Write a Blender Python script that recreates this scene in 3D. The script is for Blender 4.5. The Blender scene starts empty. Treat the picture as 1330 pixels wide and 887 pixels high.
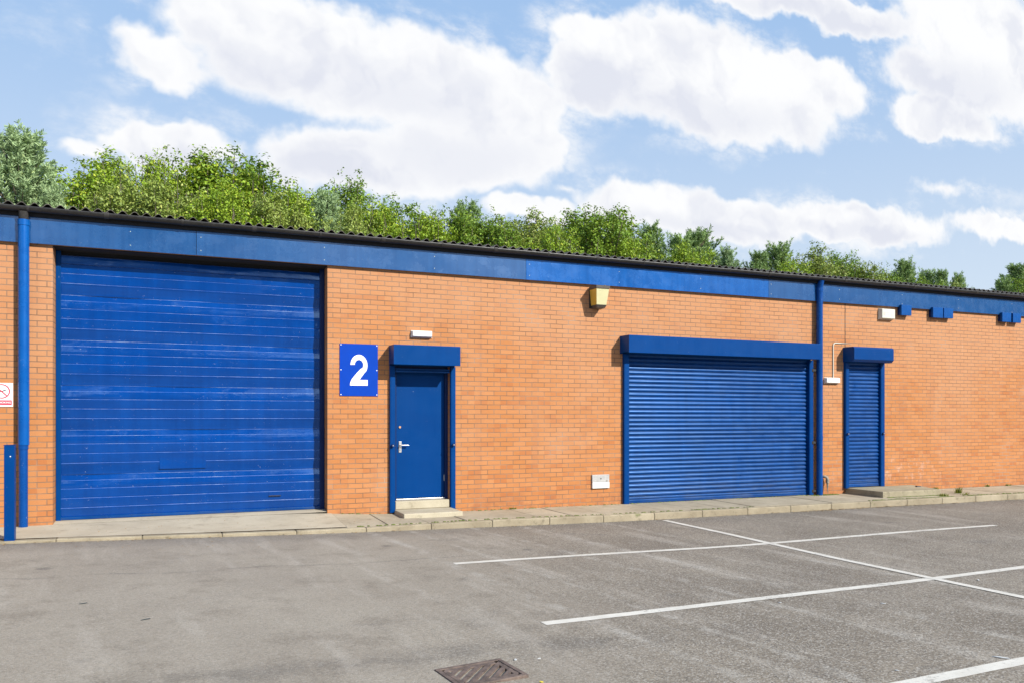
import bpy, bmesh, math, random
import numpy as np
from mathutils import Vector, Matrix
R = math.radians
SC = bpy.context.scene
COL = SC.collection

# ------------------------------------------------------------------ camera model (used to read real positions)
F = 1020.0; CX = 665.0; HY = 541.0; TH = R(22.81); D0 = 11.86; ZC = 1.5
def cam2w(X, Z):
    return X*math.cos(TH) + Z*math.sin(TH), -D0 + Z*math.cos(TH) - X*math.sin(TH)
def wp(px, py, off=0.0):
    """pixel -> (x, z) on the vertical plane y = -off"""
    t = (px-CX)/F; n = D0-off
    Z = n/(math.cos(TH)-t*math.sin(TH))
    x, y = cam2w(t*Z, Z)
    return x, ZC + (HY-py)*Z/F
def lerp(pts, v):
    if v <= pts[0][0]: return pts[0][1]
    for (a, b), (c, d) in zip(pts, pts[1:]):
        if v <= c: return b+(d-b)*(v-a)/(c-a)
    return pts[-1][1]
def smoothcurve(pts):
    return lambda v: (lerp(pts, v-.5)+lerp(pts, v-.25)+lerp(pts, v)+lerp(pts, v+.25)+lerp(pts, v+.5))/5
zr = smoothcurve([(-60,.13),(-2,.05),(0,.0),(1.9,-.05),(5,-.10),(6.35,-.12),(16,-.15),(90,-.22)])
kh = smoothcurve([(-2,.035),(0,.035),(1.9,.05),(4,.10),(6.3,.108),(16,.112)])
tw = smoothcurve([(-10,.085),(1.9,.08),(2.9,.0),(6,-.01),(16,-.03)])
tk = lambda x: zr(x)+kh(x)
def gp(px, py):
    H = 1.6
    for _ in range(6):
        Z = F*H/(py-HY); x, y = cam2w((px-CX)/F*Z, Z); H = ZC-zr(x)
    return x, y

# ------------------------------------------------------------------ node helpers
def new_mat(name):
    m = bpy.data.materials.new(name); m.use_nodes = True
    nt = m.node_tree; nt.nodes.clear()
    out = nt.nodes.new('ShaderNodeOutputMaterial')
    b = nt.nodes.new('ShaderNodeBsdfPrincipled')
    nt.links.new(b.outputs[0], out.inputs[0])
    return m, nt, b
class G:
    def __init__(s, nt): s.nt = nt
    def n(s, t, **kw):
        nd = s.nt.nodes.new(t)
        for k, v in kw.items(): setattr(nd, k, v)
        return nd
    def l(s, a, b): s.nt.links.new(a, b)
    def setin(s, sock, v):
        if hasattr(v, 'is_output') or isinstance(v, bpy.types.NodeSocket): s.l(v, sock)
        else: sock.default_value = v
    def math(s, op, a, b=None, c=None, clamp=False):
        m = s.n('ShaderNodeMath', operation=op); m.use_clamp = clamp
        s.setin(m.inputs[0], a)
        if b is not None: s.setin(m.inputs[1], b)
        if c is not None: s.setin(m.inputs[2], c)
        return m.outputs[0]
    def vmath(s, op, a, b=None, c=None):
        m = s.n('ShaderNodeVectorMath', operation=op)
        s.setin(m.inputs[0], a)
        if b is not None: s.setin(m.inputs[1], b)
        if c is not None: s.setin(m.inputs[2], c)
        return m.outputs['Value'] if op in ('LENGTH','DOT_PRODUCT') else m.outputs[0]
    def noise(s, vec, scale, detail=4, rough=.55, out=0, **kw):
        m = s.n('ShaderNodeTexNoise', **kw)
        if vec is not None: s.l(vec, m.inputs['Vector'])
        m.inputs['Scale'].default_value = scale; m.inputs['Detail'].default_value = detail; m.inputs['Roughness'].default_value = rough
        return m.outputs[out]
    def ramp(s, fac, lo, hi, a=0., b=1., mode='SMOOTHSTEP'):
        m = s.n('ShaderNodeMapRange', interpolation_type=mode)
        s.setin(m.inputs['Value'], fac)
        m.inputs['From Min'].default_value = lo; m.inputs['From Max'].default_value = hi
        m.inputs['To Min'].default_value = a; m.inputs['To Max'].default_value = b
        return m.outputs[0]
    def mix(s, fac, a, b, mode='MIX'):
        m = s.n('ShaderNodeMix', data_type='RGBA', blend_type=mode)
        s.setin(m.inputs[0], fac)
        for sock, v in ((m.inputs[6], a), (m.inputs[7], b)):
            if isinstance(v, tuple): sock.default_value = (*v[:3], 1)
            else: s.l(v, sock)
        return m.outputs[2]
    def pos(s): return s.n('ShaderNodeNewGeometry').outputs['Position']
    def obj(s): return s.n('ShaderNodeTexCoord').outputs['Object']
    def sep(s, v):
        m = s.n('ShaderNodeSeparateXYZ'); s.l(v, m.inputs[0]); return m.outputs
    def comb(s, x, y, z):
        m = s.n('ShaderNodeCombineXYZ')
        for i, v in enumerate((x, y, z)): s.setin(m.inputs[i], v)
        return m.outputs[0]
    def bump(s, h, strength=.5, dist=.01):
        m = s.n('ShaderNodeBump'); s.l(h, m.inputs['Height'])
        m.inputs['Strength'].default_value = strength; m.inputs['Distance'].default_value = dist
        return m.outputs[0]

def plain(name, col, rough=.5, metal=0., vary=.12, scale=6., bump=0., coat=0., spec=.5):
    m, nt, b = new_mat(name); g = G(nt)
    p = g.obj()
    n1 = g.noise(p, scale, 5, .6); n2 = g.noise(p, scale*7, 3, .6)
    f = g.math('ADD', g.math('MULTIPLY', n1, .7), g.math('MULTIPLY', n2, .3))
    k = g.ramp(f, .3, .7)
    lo = tuple(c*(1-vary) for c in col); hi = tuple(min(1, c*(1+vary)) for c in col)
    g.l(g.mix(k, lo, hi), b.inputs['Base Color'])
    g.l(g.ramp(n2, .3, .7, max(.02, rough-.06), min(1, rough+.08)), b.inputs['Roughness'])
    b.inputs['Metallic'].default_value = metal
    b.inputs['Coat Weight'].default_value = coat; b.inputs['Coat Roughness'].default_value = .08
    b.inputs['Specular IOR Level'].default_value = spec
    if bump: g.l(g.bump(n2, .5, bump), b.inputs['Normal'])
    return m

# ------------------------------------------------------------------ materials
def mat_brick():
    m, nt, b = new_mat('orange_brick'); g = G(nt)
    p = g.pos(); x, y, z = g.sep(p)
    wob = g.math('MULTIPLY', g.math('SUBTRACT', g.noise(p, 5, 2), .5), .006)
    u = g.math('ADD', g.math('ADD', x, y), g.math('ADD', wob, .055)); v = g.math('ADD', z, g.math('ADD', g.math('MULTIPLY', wob, .8), .03))
    vec = g.comb(u, v, 0.)
    def br(c1, c2, mo, ms, bias=0.):
        t = g.n('ShaderNodeTexBrick'); g.l(vec, t.inputs['Vector'])
        t.offset = .5; t.squash = 1
        t.inputs['Scale'].default_value = 1
        t.inputs['Brick Width'].default_value = .225; t.inputs['Row Height'].default_value = .075
        t.inputs['Mortar Size'].default_value = ms; t.inputs['Mortar Smooth'].default_value = .25; t.inputs['Bias'].default_value = bias
        t.inputs['Color1'].default_value = (*c1, 1); t.inputs['Color2'].default_value = (*c2, 1); t.inputs['Mortar'].default_value = (*mo, 1)
        return t
    t = br((0,0,0), (1,1,1), (.5,.5,.5), .0062)
    rnd = g.sep(t.outputs['Color'])[0]
    # second random number per brick
    row = g.math('FLOOR', g.math('DIVIDE', v, .075))
    sh = g.math('MULTIPLY', g.math('MODULO', g.math('ABSOLUTE', row), 2.), .5)
    colm = g.math('FLOOR', g.math('ADD', g.math('DIVIDE', u, .225), sh))
    wn = g.n('ShaderNodeTexWhiteNoise', noise_dimensions='2D'); g.l(g.comb(colm, row, 0.), wn.inputs['Vector'])
    r2 = wn.outputs['Value']
    base = g.mix(g.ramp(rnd, 0., 1., 0, 1, 'LINEAR'), BRICK_A, BRICK_B)
    base = g.mix(g.ramp(r2, .82, .98, 0, .8), base, BRICK_RED)
    big = g.noise(p, .55, 4, .6)
    hz = g.ramp(z, .4, 3.6, -.16, .22, 'LINEAR')
    pale = g.ramp(g.math('ADD', big, hz), .38, .75, 0., .6)
    base = g.mix(pale, base, BRICK_PALE)
    # scattered very pale / salted bricks low on the right
    salt_zone = g.math('MULTIPLY', g.ramp(g.math('ABSOLUTE', g.math('SUBTRACT', x, 13.3)), .3, 2.6, 1, 0), g.ramp(g.math('ABSOLUTE', g.math('SUBTRACT', z, .38)), .1, .5, 1, 0))
    salt = g.math('MULTIPLY', salt_zone, g.ramp(g.noise(p, 5, 4, .7), .50, .64, 0, .4))
    base = g.mix(salt, base, (.62,.42,.33))
    # grubby splash zone by the pavement and drips
    dirt = g.math('MULTIPLY', g.ramp(z, -.02, .42, 1, 0), g.ramp(g.noise(p, 2.6, 6, .72), .40, .62, 0, .7))
    base = g.mix(dirt, base, (.27,.10,.045))
    streak = g.noise(g.comb(g.math('MULTIPLY', x, 3.), y, g.math('MULTIPLY', z, .25)), 1.4, 4, .6)
    base = g.mix(g.ramp(streak, .54, .72, 0, .34), base, (.34,.15,.075))
    wash = g.noise(g.comb(g.math('MULTIPLY', x, 5.), y, g.math('MULTIPLY', z, .5)), 1.1, 5, .65)
    base = g.mix(g.math('MULTIPLY', g.ramp(wash, .60, .74, 0, .3), g.ramp(z, 1.0, 3.4)), base, (.60,.42,.30))
    fine = g.noise(p, 55, 3, .65)
    base = g.mix(g.ramp(fine, .3, .7, 0, .16), base, (.30,.11,.045))
    mort = g.mix(g.ramp(g.noise(p, 3, 4), .3, .7), (.165,.098,.060), (.27,.175,.115))
    mort = g.mix(g.ramp(g.noise(p, 1.1, 4), .55, .7, 0, .5), mort, (.40,.33,.26))
    col = g.mix(t.outputs['Fac'], base, mort)
    g.l(col, b.inputs['Base Color'])
    b.inputs['Roughness'].default_value = .86; b.inputs['Specular IOR Level'].default_value = .25
    h = g.math('ADD', g.math('MULTIPLY', g.math('SUBTRACT', 1., t.outputs['Fac']), 1.), g.math('MULTIPLY', fine, .35))
    h = g.math('ADD', h, g.math('MULTIPLY', r2, .18))
    g.l(g.bump(h, .55, .005), b.inputs['Normal'])
    return m
BRICK_A = (.415,.164,.052); BRICK_B = (.460,.200,.076); BRICK_RED = (.385,.135,.043); BRICK_PALE = (.455,.245,.132)

def mat_paint(name, col, col2, rough=.28, chips=.0, coat=.6, wave=0., streak=.4, spec=.5, tint=(.25,.5,1.), slats=False, wear=(.45,.5,.62), chipscale=9.):
    m, nt, b = new_mat(name); g = G(nt)
    p = g.pos(); x, y, z = g.sep(p)
    fad = g.noise(g.comb(g.math('MULTIPLY', x, .35), y, z), 3., 5, .6)
    vs = g.noise(g.comb(g.math('MULTIPLY', x, 7.), y, g.math('MULTIPLY', z, .5)), 1.5, 4, .6)
    k = g.math('ADD', g.math('MULTIPLY', fad, 1-streak), g.math('MULTIPLY', vs, streak))
    c = g.mix(g.ramp(k, .35, .68), col, col2)
    sl = g.n('ShaderNodeTexWhiteNoise', noise_dimensions='1D'); g.l(g.math('FLOOR', g.math('DIVIDE', z, .0765)), sl.inputs['W'])
    if slats:
        c = g.mix(g.ramp(sl.outputs['Value'], 0, 1, 0, .45, 'LINEAR'), c, tuple(v*.62 for v in col))
        gr_ = g.noise(g.comb(g.math('MULTIPLY', x, 1.2), y, g.math('MULTIPLY', z, 14.)), 1.6, 5, .7)
        c = g.mix(g.ramp(gr_, .52, .72, 0, .55), c, (.035,.085,.20))
        c = g.mix(g.math('MULTIPLY', g.ramp(z, .6, .0, 0, 1), g.ramp(gr_, .40, .62, 0, .5)), c, (.045,.06,.11))
    rg = g.ramp(g.noise(p, 4, 5, .7), .3, .75, rough-.07, rough+.12)
    if chips:
        cn = g.noise(p, chipscale*4, 6, .75); cz = g.noise(g.comb(g.math('MULTIPLY', x, .6), y, g.math('MULTIPLY', z, 3.)), chipscale*.4, 3, .6)
        f = g.math('MULTIPLY', g.ramp(cn, .66-.10*chips, .72-.10*chips), g.ramp(cz, .48, .6))
        c = g.mix(g.math('MULTIPLY', f, .75), c, wear)
        dots = g.n('ShaderNodeTexVoronoi'); g.l(p, dots.inputs['Vector']); dots.inputs['Scale'].default_value = 5
        f2 = g.math('LESS_THAN', dots.outputs['Distance'], .035*chips)
        c = g.mix(g.math('MULTIPLY', f2, .8), c, wear)
    g.l(c, b.inputs['Base Color']); g.l(rg, b.inputs['Roughness'])
    b.inputs['Coat Weight'].default_value = coat; b.inputs['Coat Roughness'].default_value = .06
    b.inputs['Specular IOR Level'].default_value = spec; b.inputs['Specular Tint'].default_value = (*tint, 1)
    if wave:
        w = g.noise(g.comb(g.math('MULTIPLY', x, .5), y, g.math('MULTIPLY', z, 1.0)), 1.6, 2, .4)
        w2 = g.noise(p, 9, 2, .4)
        nb = g.bump(g.math('ADD', w, g.math('MULTIPLY', w2, .08)), 1., wave)
        g.l(nb, b.inputs['Normal']); g.l(nb, b.inputs['Coat Normal'])
    return m

def mat_worn_edge():
    m, nt, b = new_mat('chipped_blue_edge'); g = G(nt)
    p = g.pos(); x, y, z = g.sep(p)
    n = g.noise(g.comb(x, y, g.math('MULTIPLY', z, .3)), 7, 5, .75)
    n2 = g.noise(p, 60, 3, .7)
    lg = g.noise(g.comb(g.math('MULTIPLY', x, .7), y, z), 1.3, 2, .5)
    f = g.math('MULTIPLY', g.ramp(g.math('ADD', g.math('MULTIPLY', n, .75), g.math('MULTIPLY', n2, .25)), .42, .60, .25, .8), g.ramp(lg, .38, .62, .35, 1.))
    g.l(g.mix(f, (.01,.09,.38), (.42,.50,.64)), b.inputs['Base Color'])
    b.inputs['Roughness'].default_value = .5
    return m

def mat_asphalt():
    m, nt, b = new_mat('weathered_asphalt'); g = G(nt)
    p = g.pos(); x, y, z = g.sep(p)
    vo = g.n('ShaderNodeTexVoronoi'); g.l(p, vo.inputs['Vector']); vo.inputs['Scale'].default_value = 95
    rc = g.sep(vo.outputs['Color'])[0]
    fine = g.noise(p, 130, 3, .7); mid = g.noise(p, 22, 4, .7); big = g.noise(p, .75, 5, .62); huge = g.noise(p, .22, 3, .5)
    # the right half (worn parking bays) is coarser and darker than the left (driven smooth)
    coarse = g.ramp(g.math('ADD', g.math('ADD', x, g.math('MULTIPLY', y, -.25)), g.math('MULTIPLY', g.math('SUBTRACT', big, .5), 3.)), 2.6, 6.0)
    c = g.mix(g.ramp(big, .32, .68), ASP_A, ASP_B)
    c = g.mix(coarse, g.mix(.5, c, ASP_B), g.mix(g.ramp(big, .35, .65), ASP_D, ASP_A))
    # pale driven streaks running square to the wall
    st = g.noise(g.comb(g.math('MULTIPLY', g.math('ADD', x, g.math('MULTIPLY', y, .12)), 1.5), g.math('MULTIPLY', y, .22), 0.), 1.3, 5, .65)
    c = g.mix(g.ramp(st, .50, .68, 0, .5), c, ASP_C)
    bl = g.noise(g.comb(x, y, 3.3), 2.1, 6, .68)
    c = g.mix(g.ramp(bl, .50, .66, 0, .42), c, ASP_D)
    # dark band along the kerb foot, and long laying seams parallel to the wall
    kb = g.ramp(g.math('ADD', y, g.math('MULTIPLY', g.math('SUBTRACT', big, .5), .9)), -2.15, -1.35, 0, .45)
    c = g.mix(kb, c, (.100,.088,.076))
    for yy, wd, am in ((-3.55, .05, .40), (-7.05, .34, .45)):
        d = g.math('ABSOLUTE', g.math('SUBTRACT', g.math('ADD', y, g.math('MULTIPLY', g.math('SUBTRACT', g.noise(p, .9, 3), .5), .5)), yy))
        seam = g.math('MULTIPLY', g.ramp(d, 0, wd, am, 0), g.ramp(g.noise(p, 2.5, 5, .7), .35, .6))
        seam = g.math('MULTIPLY', seam, g.ramp(x, 2.6, 4.4, 1, .2))
        c = g.mix(seam, c, (.085,.075,.065))
    c = g.mix(g.ramp(g.noise(g.comb(g.math('MULTIPLY', x, .6), y, 2.), 1.2, 5, .65), .58, .74, 0, .45), c, (.10,.09,.08))
    c = g.mix(g.ramp(g.noise(g.comb(x, y, 7.), 1.7, 4, .6), .62, .74, 0, .30), c, (.30,.26,.20))
    oil = g.n('ShaderNodeTexVoronoi'); g.l(g.vmath('ADD', p, g.vmath('MULTIPLY', g.noise(p, 6, 3, .6, 1), (.12,.12,0.))), oil.inputs['Vector']); oil.inputs['Scale'].default_value = .8
    c = g.mix(g.ramp(oil.outputs['Distance'], .02, .085, .55, 0), c, (.075,.068,.06))
    for xo, sl_, wd in ((2.75,.10,.10),(3.35,.12,.07),(4.4,.16,.09),(5.1,.14,.12),(6.6,.2,.1)):
        dd = g.math('ABSOLUTE', g.math('SUBTRACT', g.math('ADD', g.math('ADD', x, g.math('MULTIPLY', g.math('ADD', y, 5.), sl_)), g.math('MULTIPLY', g.math('SUBTRACT', g.noise(p, .6, 3), .5), .35)), xo))
        c = g.mix(g.math('MULTIPLY', g.ramp(dd, .2*wd, wd, .5, 0), g.ramp(g.noise(p, 3.1, 5, .75), .42, .62)), c, (.43,.40,.345))
    # aggregate: bright and dark stones
    amp = g.math('ADD', .26, g.math('MULTIPLY', coarse, .38))
    c = g.mix(g.math('MULTIPLY', g.ramp(rc, .62, 1.), amp), c, (.46,.43,.38))
    c = g.mix(g.math('MULTIPLY', g.ramp(rc, .38, .0), amp), c, (.055,.050,.046))
    c = g.mix(g.ramp(fine, .35, .7, 0, .28), c, (.085,.078,.07))
    c = g.mix(g.ramp(mid, .55, .75, 0, .18), c, (.08,.073,.066))
    g.l(c, b.inputs['Base Color'])
    g.l(g.ramp(big, .3, .7, .78, .92), b.inputs['Roughness']); b.inputs['Specular IOR Level'].default_value = .3
    h = g.math('ADD', g.math('MULTIPLY', vo.outputs['Distance'], -.8), g.math('ADD', fine, g.math('MULTIPLY', mid, .8)))
    g.l(g.bump(h, .45, .005), b.inputs['Normal'])
    return m
ASP_A = (.240,.203,.154); ASP_B = (.318,.278,.220); ASP_C = (.42,.378,.315); ASP_D = (.170,.140,.102)

def mat_concrete(name, a, c2, stain=(.20,.17,.12), moss=0., bump=.004):
    m, nt, b = new_mat(name); g = G(nt)
    p = g.pos(); x, y, z = g.sep(p)
    big = g.noise(p, 1.6, 5, .65); mid = g.noise(p, 9, 5, .7); fine = g.noise(p, 80, 3, .7)
    c = g.mix(g.ramp(big, .33, .67), a, c2)
    c = g.mix(g.ramp(mid, .55, .72, 0, .5), c, stain)
    c = g.mix(g.ramp(fine, .35, .75, 0, .3), c, tuple(v*.6 for v in a))
    isl = g.n('ShaderNodeNewGeometry').outputs['Random Per Island']
    c = g.mix(g.ramp(isl, 0, 1, 0, .35, 'LINEAR'), c, tuple(v*.72 for v in a))
    edge = g.noise(p, 4.5, 6, .72)
    c = g.mix(g.ramp(edge, .54, .68, 0, .4), c, tuple(v*.8 for v in stain))
    if moss: c = g.mix(g.ramp(g.noise(p, 3.3, 5, .7), .60, .72, 0, moss), c, (.13,.14,.05))
    g.l(c, b.inputs['Base Color']); b.inputs['Roughness'].default_value = .88; b.inputs['Specular IOR Level'].default_value = .3
    g.l(g.bump(g.math('ADD', mid, g.math('MULTIPLY', fine, .5)), .6, bump), b.inputs['Normal'])
    return m

def mat_line():
    m, nt, b = new_mat('road_paint'); g = G(nt)
    p = g.pos()
    f = g.ramp(g.math('ADD', g.math('MULTIPLY', g.noise(p, 30, 5, .75), .6), g.math('MULTIPLY', g.noise(p, 3, 3), .4)), .53, .64, 0, .8)
    c = g.mix(g.ramp(g.noise(p, 6, 4), .3, .7), (.52,.49,.425), (.61,.58,.51))
    g.l(g.mix(f, c, (.22,.20,.17)), b.inputs['Base Color']); b.inputs['Roughness'].default_value = .7
    g.l(g.bump(g.noise(p, 110, 3, .7), .5, .004), b.inputs['Normal'])
    return m

def mat_leaf(name, c_lo, c_hi, c_yel, yel=.2, transl=.17):
    m = bpy.data.materials.new(name); m.use_nodes = True; nt = m.node_tree; nt.nodes.clear(); g = G(nt)
    out = g.n('ShaderNodeOutputMaterial')
    geo = g.n('ShaderNodeNewGeometry'); rnd = geo.outputs['Random Per Island']; oi = g.n('ShaderNodeObjectInfo').outputs['Random']
    clump = g.noise(geo.outputs['Position'], .9, 3, .6)
    k = g.math('ADD', g.math('MULTIPLY', rnd, .55), g.math('ADD', g.math('MULTIPLY', g.ramp(clump, .3, .7), .3), g.math('MULTIPLY', oi, .15)))
    c = g.mix(k, c_lo, c_hi)
    c = g.mix(g.math('MULTIPLY', g.ramp(g.math('FRACT', g.math('MULTIPLY', rnd, 17.3)), 1-yel, 1.), .8), c, c_yel)
    b = g.n('ShaderNodeBsdfPrincipled'); g.l(c, b.inputs['Base Color']); b.inputs['Roughness'].default_value = .5; b.inputs['Specular IOR Level'].default_value = .3
    tr = g.n('ShaderNodeBsdfTranslucent'); g.l(g.mix(.5, c, c_yel), tr.inputs[0])
    mx = g.n('ShaderNodeMixShader'); mx.inputs[0].default_value = transl
    g.l(b.outputs[0], mx.inputs[1]); g.l(tr.outputs[0], mx.inputs[2]); g.l(mx.outputs[0], out.inputs[0])
    return m

M = {}
M['brick'] = mat_brick()
M['door_blue'] = mat_paint('gloss_door_blue', (.000,.032,.180), (.000,.046,.240), .10, chips=.25, coat=.16, wave=.024, spec=.8, tint=(.30,.58,1.))
M['shut_blue'] = mat_paint('shutter_blue', (.000,.030,.140), (.001,.050,.215), .34, chips=.3, coat=.02, spec=.6, slats=True, wear=(.25,.33,.5))
M['hood_blue'] = mat_paint('hood_blue', (.0000,.034,.155), (.0000,.039,.172), .42, chips=.1, coat=.02, spec=.25)
M['leaf_blue'] = mat_paint('door_leaf_blue', (.0000,.032,.150), (.0000,.036,.162), .42, chips=.1, coat=.02, spec=.25)
M['fascia_blue'] = mat_paint('fascia_blue', (.004,.046,.150), (.012,.068,.195), .24, chips=.3, coat=.12, wave=.004, streak=.6, spec=1., tint=(.45,.65,1.))
M['fascia_bright'] = mat_paint('fascia_bright_blue', (.002,.060,.235), (.006,.085,.31), .26, chips=.25, coat=.08, wave=.004, streak=.6, spec=.9)
M['pipe_blue'] = mat_paint('pipe_blue', (.001,.040,.185), (.002,.052,.23), .3, chips=.4, coat=.05, spec=.6)
M['pipe_bright'] = mat_paint('pipe_bright_blue', (.001,.062,.26), (.002,.085,.32), .3, chips=.2, coat=.05, spec=.7)
M['box_blue'] = plain('cover_box_blue', (.000,.060,.24), .45, spec=.15)
M['sign_blue'] = plain('sign_blue', (.0,.042,.345), .6, vary=.05, spec=.1)
M['sign_white'] = plain('sign_white', (.84,.84,.82), .45, vary=.03)
M['navy'] = plain('navy_frame', (.001,.016,.085), .4, spec=.25)
M['worn'] = mat_worn_edge()
M['black'] = plain('black_plastic', (.022,.021,.021), .42, bump=.001)
M['gutter'] = plain('black_gutter', (.016,.0155,.015), .42, vary=.45, scale=3., bump=.001)
M['clip_grey'] = plain('gutter_clip', (.030,.028,.026), .5, vary=.4)
M['dark'] = plain('dark_void', (.010,.010,.012), .9)
M['roofsheet'] = mat_concrete('fibre_cement', (.10,.092,.08), (.17,.155,.135), (.045,.042,.036))
M['asphalt'] = mat_asphalt()
M['slab'] = mat_concrete('paving_slab', (.34,.29,.205), (.45,.39,.285), (.22,.19,.13), moss=.45)
M['kerb'] = mat_concrete('kerb_stone', (.27,.225,.15), (.39,.335,.235), (.14,.115,.07), moss=.7)
M['apron'] = mat_concrete('cast_apron', (.42,.36,.26), (.52,.455,.335), (.29,.245,.17), moss=.12)
M['step'] = mat_concrete('cast_step', (.40,.35,.25), (.50,.45,.335), (.27,.235,.16), moss=.25)
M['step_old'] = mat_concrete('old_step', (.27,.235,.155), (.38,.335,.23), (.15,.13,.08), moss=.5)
M['joint'] = plain('slab_joint', (.13,.11,.075), .95, vary=.4, scale=9)
M['line'] = mat_line()
M['white_pl'] = plain('white_plastic', (.68,.69,.66), .35, vary=.05)
M['cream_pl'] = plain('aged_white_plastic', (.54,.54,.46), .45, vary=.1)
M['steel'] = plain('brushed_steel', (.62,.61,.58), .32, metal=.9, vary=.15)
M['brass'] = plain('brass', (.75,.42,.22), .35, metal=.8)
M['greybox'] = plain('grey_plastic', (.36,.355,.34), .5, vary=.15, scale=20)
M['iron'] = plain('rusty_cast_iron', (.115,.083,.066), .75, vary=.5, scale=14, bump=.003)
M['pipe_grey'] = plain('weathered_grey_pipe', (.24,.21,.17), .6, vary=.4, scale=20)
M['lamp_brown'] = plain('lamp_brown', (.075,.062,.052), .5, vary=.4, scale=30)
M['lamp_cream'] = plain('lamp_diffuser', (.54,.51,.29), .35, vary=.05)
M['lamp_gold'] = plain('lamp_side_diffuser', (.66,.42,.06), .35, vary=.1)
M['red'] = plain('sign_red', (.62,.045,.08), .45, vary=.08)
M['ink'] = plain('sign_ink', (.05,.06,.055), .5)
M['ground'] = mat_concrete('rough_ground', (.09,.10,.045), (.14,.13,.07), (.07,.06,.035), bump=.03)
M['moss'] = plain('moss', (.10,.13,.02), .9, vary=.4, scale=30)
M['litter'] = plain('dry_leaf', (.25,.16,.07), .8, vary=.5, scale=30)
M['paper'] = plain('paper_scrap', (.5,.5,.48), .7, vary=.1)
M['yellow'] = plain('yellow_scrap', (.75,.60,.05), .6)
M['bark'] = plain('bark', (.13,.105,.08), .9, vary=.35, scale=9, bump=.01)
M['leaf_y'] = mat_leaf('leaf_yellow_green', (.11,.215,.014), (.35,.49,.042), (.47,.50,.05), .22)
M['leaf_g'] = mat_leaf('leaf_mid_green', (.085,.18,.020), (.25,.375,.042), (.40,.46,.06), .15)
M['leaf_o'] = mat_leaf('leaf_olive', (.13,.20,.036), (.32,.40,.085), (.46,.48,.11), .25)
M['needle'] = mat_leaf('needle_blue_green', (.13,.22,.09), (.44,.58,.29), (.46,.56,.22), .12, .15)
M['needle_d'] = mat_leaf('needle_dark_green', (.10,.19,.055), (.34,.48,.17), (.36,.43,.12), .12, .15)

# ------------------------------------------------------------------ mesh builder
class MB:
    def __init__(s): s.v = []; s.f = []; s.m = []; s.sm = []
    def poly(s, pts, mi=0, sm=False):
        i = len(s.v); s.v += [tuple(p) for p in pts]; s.f.append(tuple(range(i, i+len(pts)))); s.m.append(mi); s.sm.append(sm)
    def grid(s, rows, mi=0, sm=True, closed=False, mis=None):
        i = len(s.v); nc = len(rows[0])
        for r in rows: s.v += [tuple(p) for p in r]
        for a in range(len(rows)-1):
            for c in range(nc if closed else nc-1):
                d = (c+1) % nc
                s.f.append((i+a*nc+c, i+a*nc+d, i+(a+1)*nc+d, i+(a+1)*nc+c)); s.m.append(mis[a] if mis else mi); s.sm.append(sm)
    def box(s, x0, x1, y0, y1, z0, z1, mi=0):
        i = len(s.v)
        s.v += [(x0,y0,z0),(x1,y0,z0),(x1,y1,z0),(x0,y1,z0),(x0,y0,z1),(x1,y0,z1),(x1,y1,z1),(x0,y1,z1)]
        for q in ((0,3,2,1),(4,5,6,7),(0,1,5,4),(1,2,6,5),(2,3,7,6),(3,0,4,7)):
            s.f.append(tuple(i+k for k in q)); s.m.append(mi); s.sm.append(False)
    def hexa(s, c, mi=0):
        """8 corners: bottom loop ccw (4) then top loop"""
        i = len(s.v); s.v += [tuple(p) for p in c]
        for q in ((0,3,2,1),(4,5,6,7),(0,1,5,4),(1,2,6,5),(2,3,7,6),(3,0,4,7)):
            s.f.append(tuple(i+k for k in q)); s.m.append(mi); s.sm.append(False)
    def prism(s, prof, axis, a, b, mi=0, sm=False):
        """prof: closed list of (p,q) extruded along an axis from a to b"""
        def P(p, q, t): return (t,p,q) if axis == 'x' else (p,t,q) if axis == 'y' else (p,q,t)
        s.grid([[P(p,q,a) for p,q in prof], [P(p,q,b) for p,q in prof]], mi, sm, True)
        s.poly([P(p,q,a) for p,q in reversed(prof)], mi); s.poly([P(p,q,b) for p,q in prof], mi)
    def tube(s, pts, r, n=14, mi=0, cap=True):
        rows = []; pts = [Vector(p) for p in pts]
        rr = r if isinstance(r, (list, tuple)) else [r]*len(pts)
        ref = None
        for k, p in enumerate(pts):
            t = (pts[min(k+1, len(pts)-1)]-pts[max(k-1, 0)]).normalized()
            if ref is None: ref = Vector((0,0,1)) if abs(t.z) < .9 else Vector((1,0,0))
            u = t.cross(ref).normalized(); w = t.cross(u).normalized(); ref = -w if False else ref
            rows.append([p+(u*math.cos(2*math.pi*j/n)+w*math.sin(2*math.pi*j/n))*rr[k] for j in range(n)])
        s.grid(rows, mi, True, True)
        if cap: s.poly(rows[0][::-1], mi); s.poly(rows[-1], mi)
    def build(s, name, mats, parent=None, bevel=0., loc=None):
        me = bpy.data.meshes.new(name); v = s.v
        if loc: v = [(a-loc[0], b-loc[1], c-loc[2]) for a, b, c in v]
        me.from_pydata(v, [], s.f)
        for m in (mats if isinstance(mats, (list, tuple)) else [mats]): me.materials.append(m if not isinstance(m, str) else M[m])
        me.polygons.foreach_set('material_index', s.m); me.polygons.foreach_set('use_smooth', s.sm)
        bm = bmesh.new(); bm.from_mesh(me); bmesh.ops.recalc_face_normals(bm, faces=bm.faces); bm.to_mesh(me); bm.free()
        o = bpy.data.objects.new(name, me); COL.objects.link(o)
        if loc: o.location = loc
        if parent: o.parent = parent
        if bevel:
            b = o.modifiers.new('bevel', 'BEVEL'); b.width = bevel; b.segments = 2; b.limit_method = 'ANGLE'; b.angle_limit = R(40)
        return o
def tag(o, label=None, cat=None, group=None, kind=None):
    if label: o['label'] = label
    if cat: o['category'] = cat
    if group: o['group'] = group
    if kind: o['kind'] = kind
    return o
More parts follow.
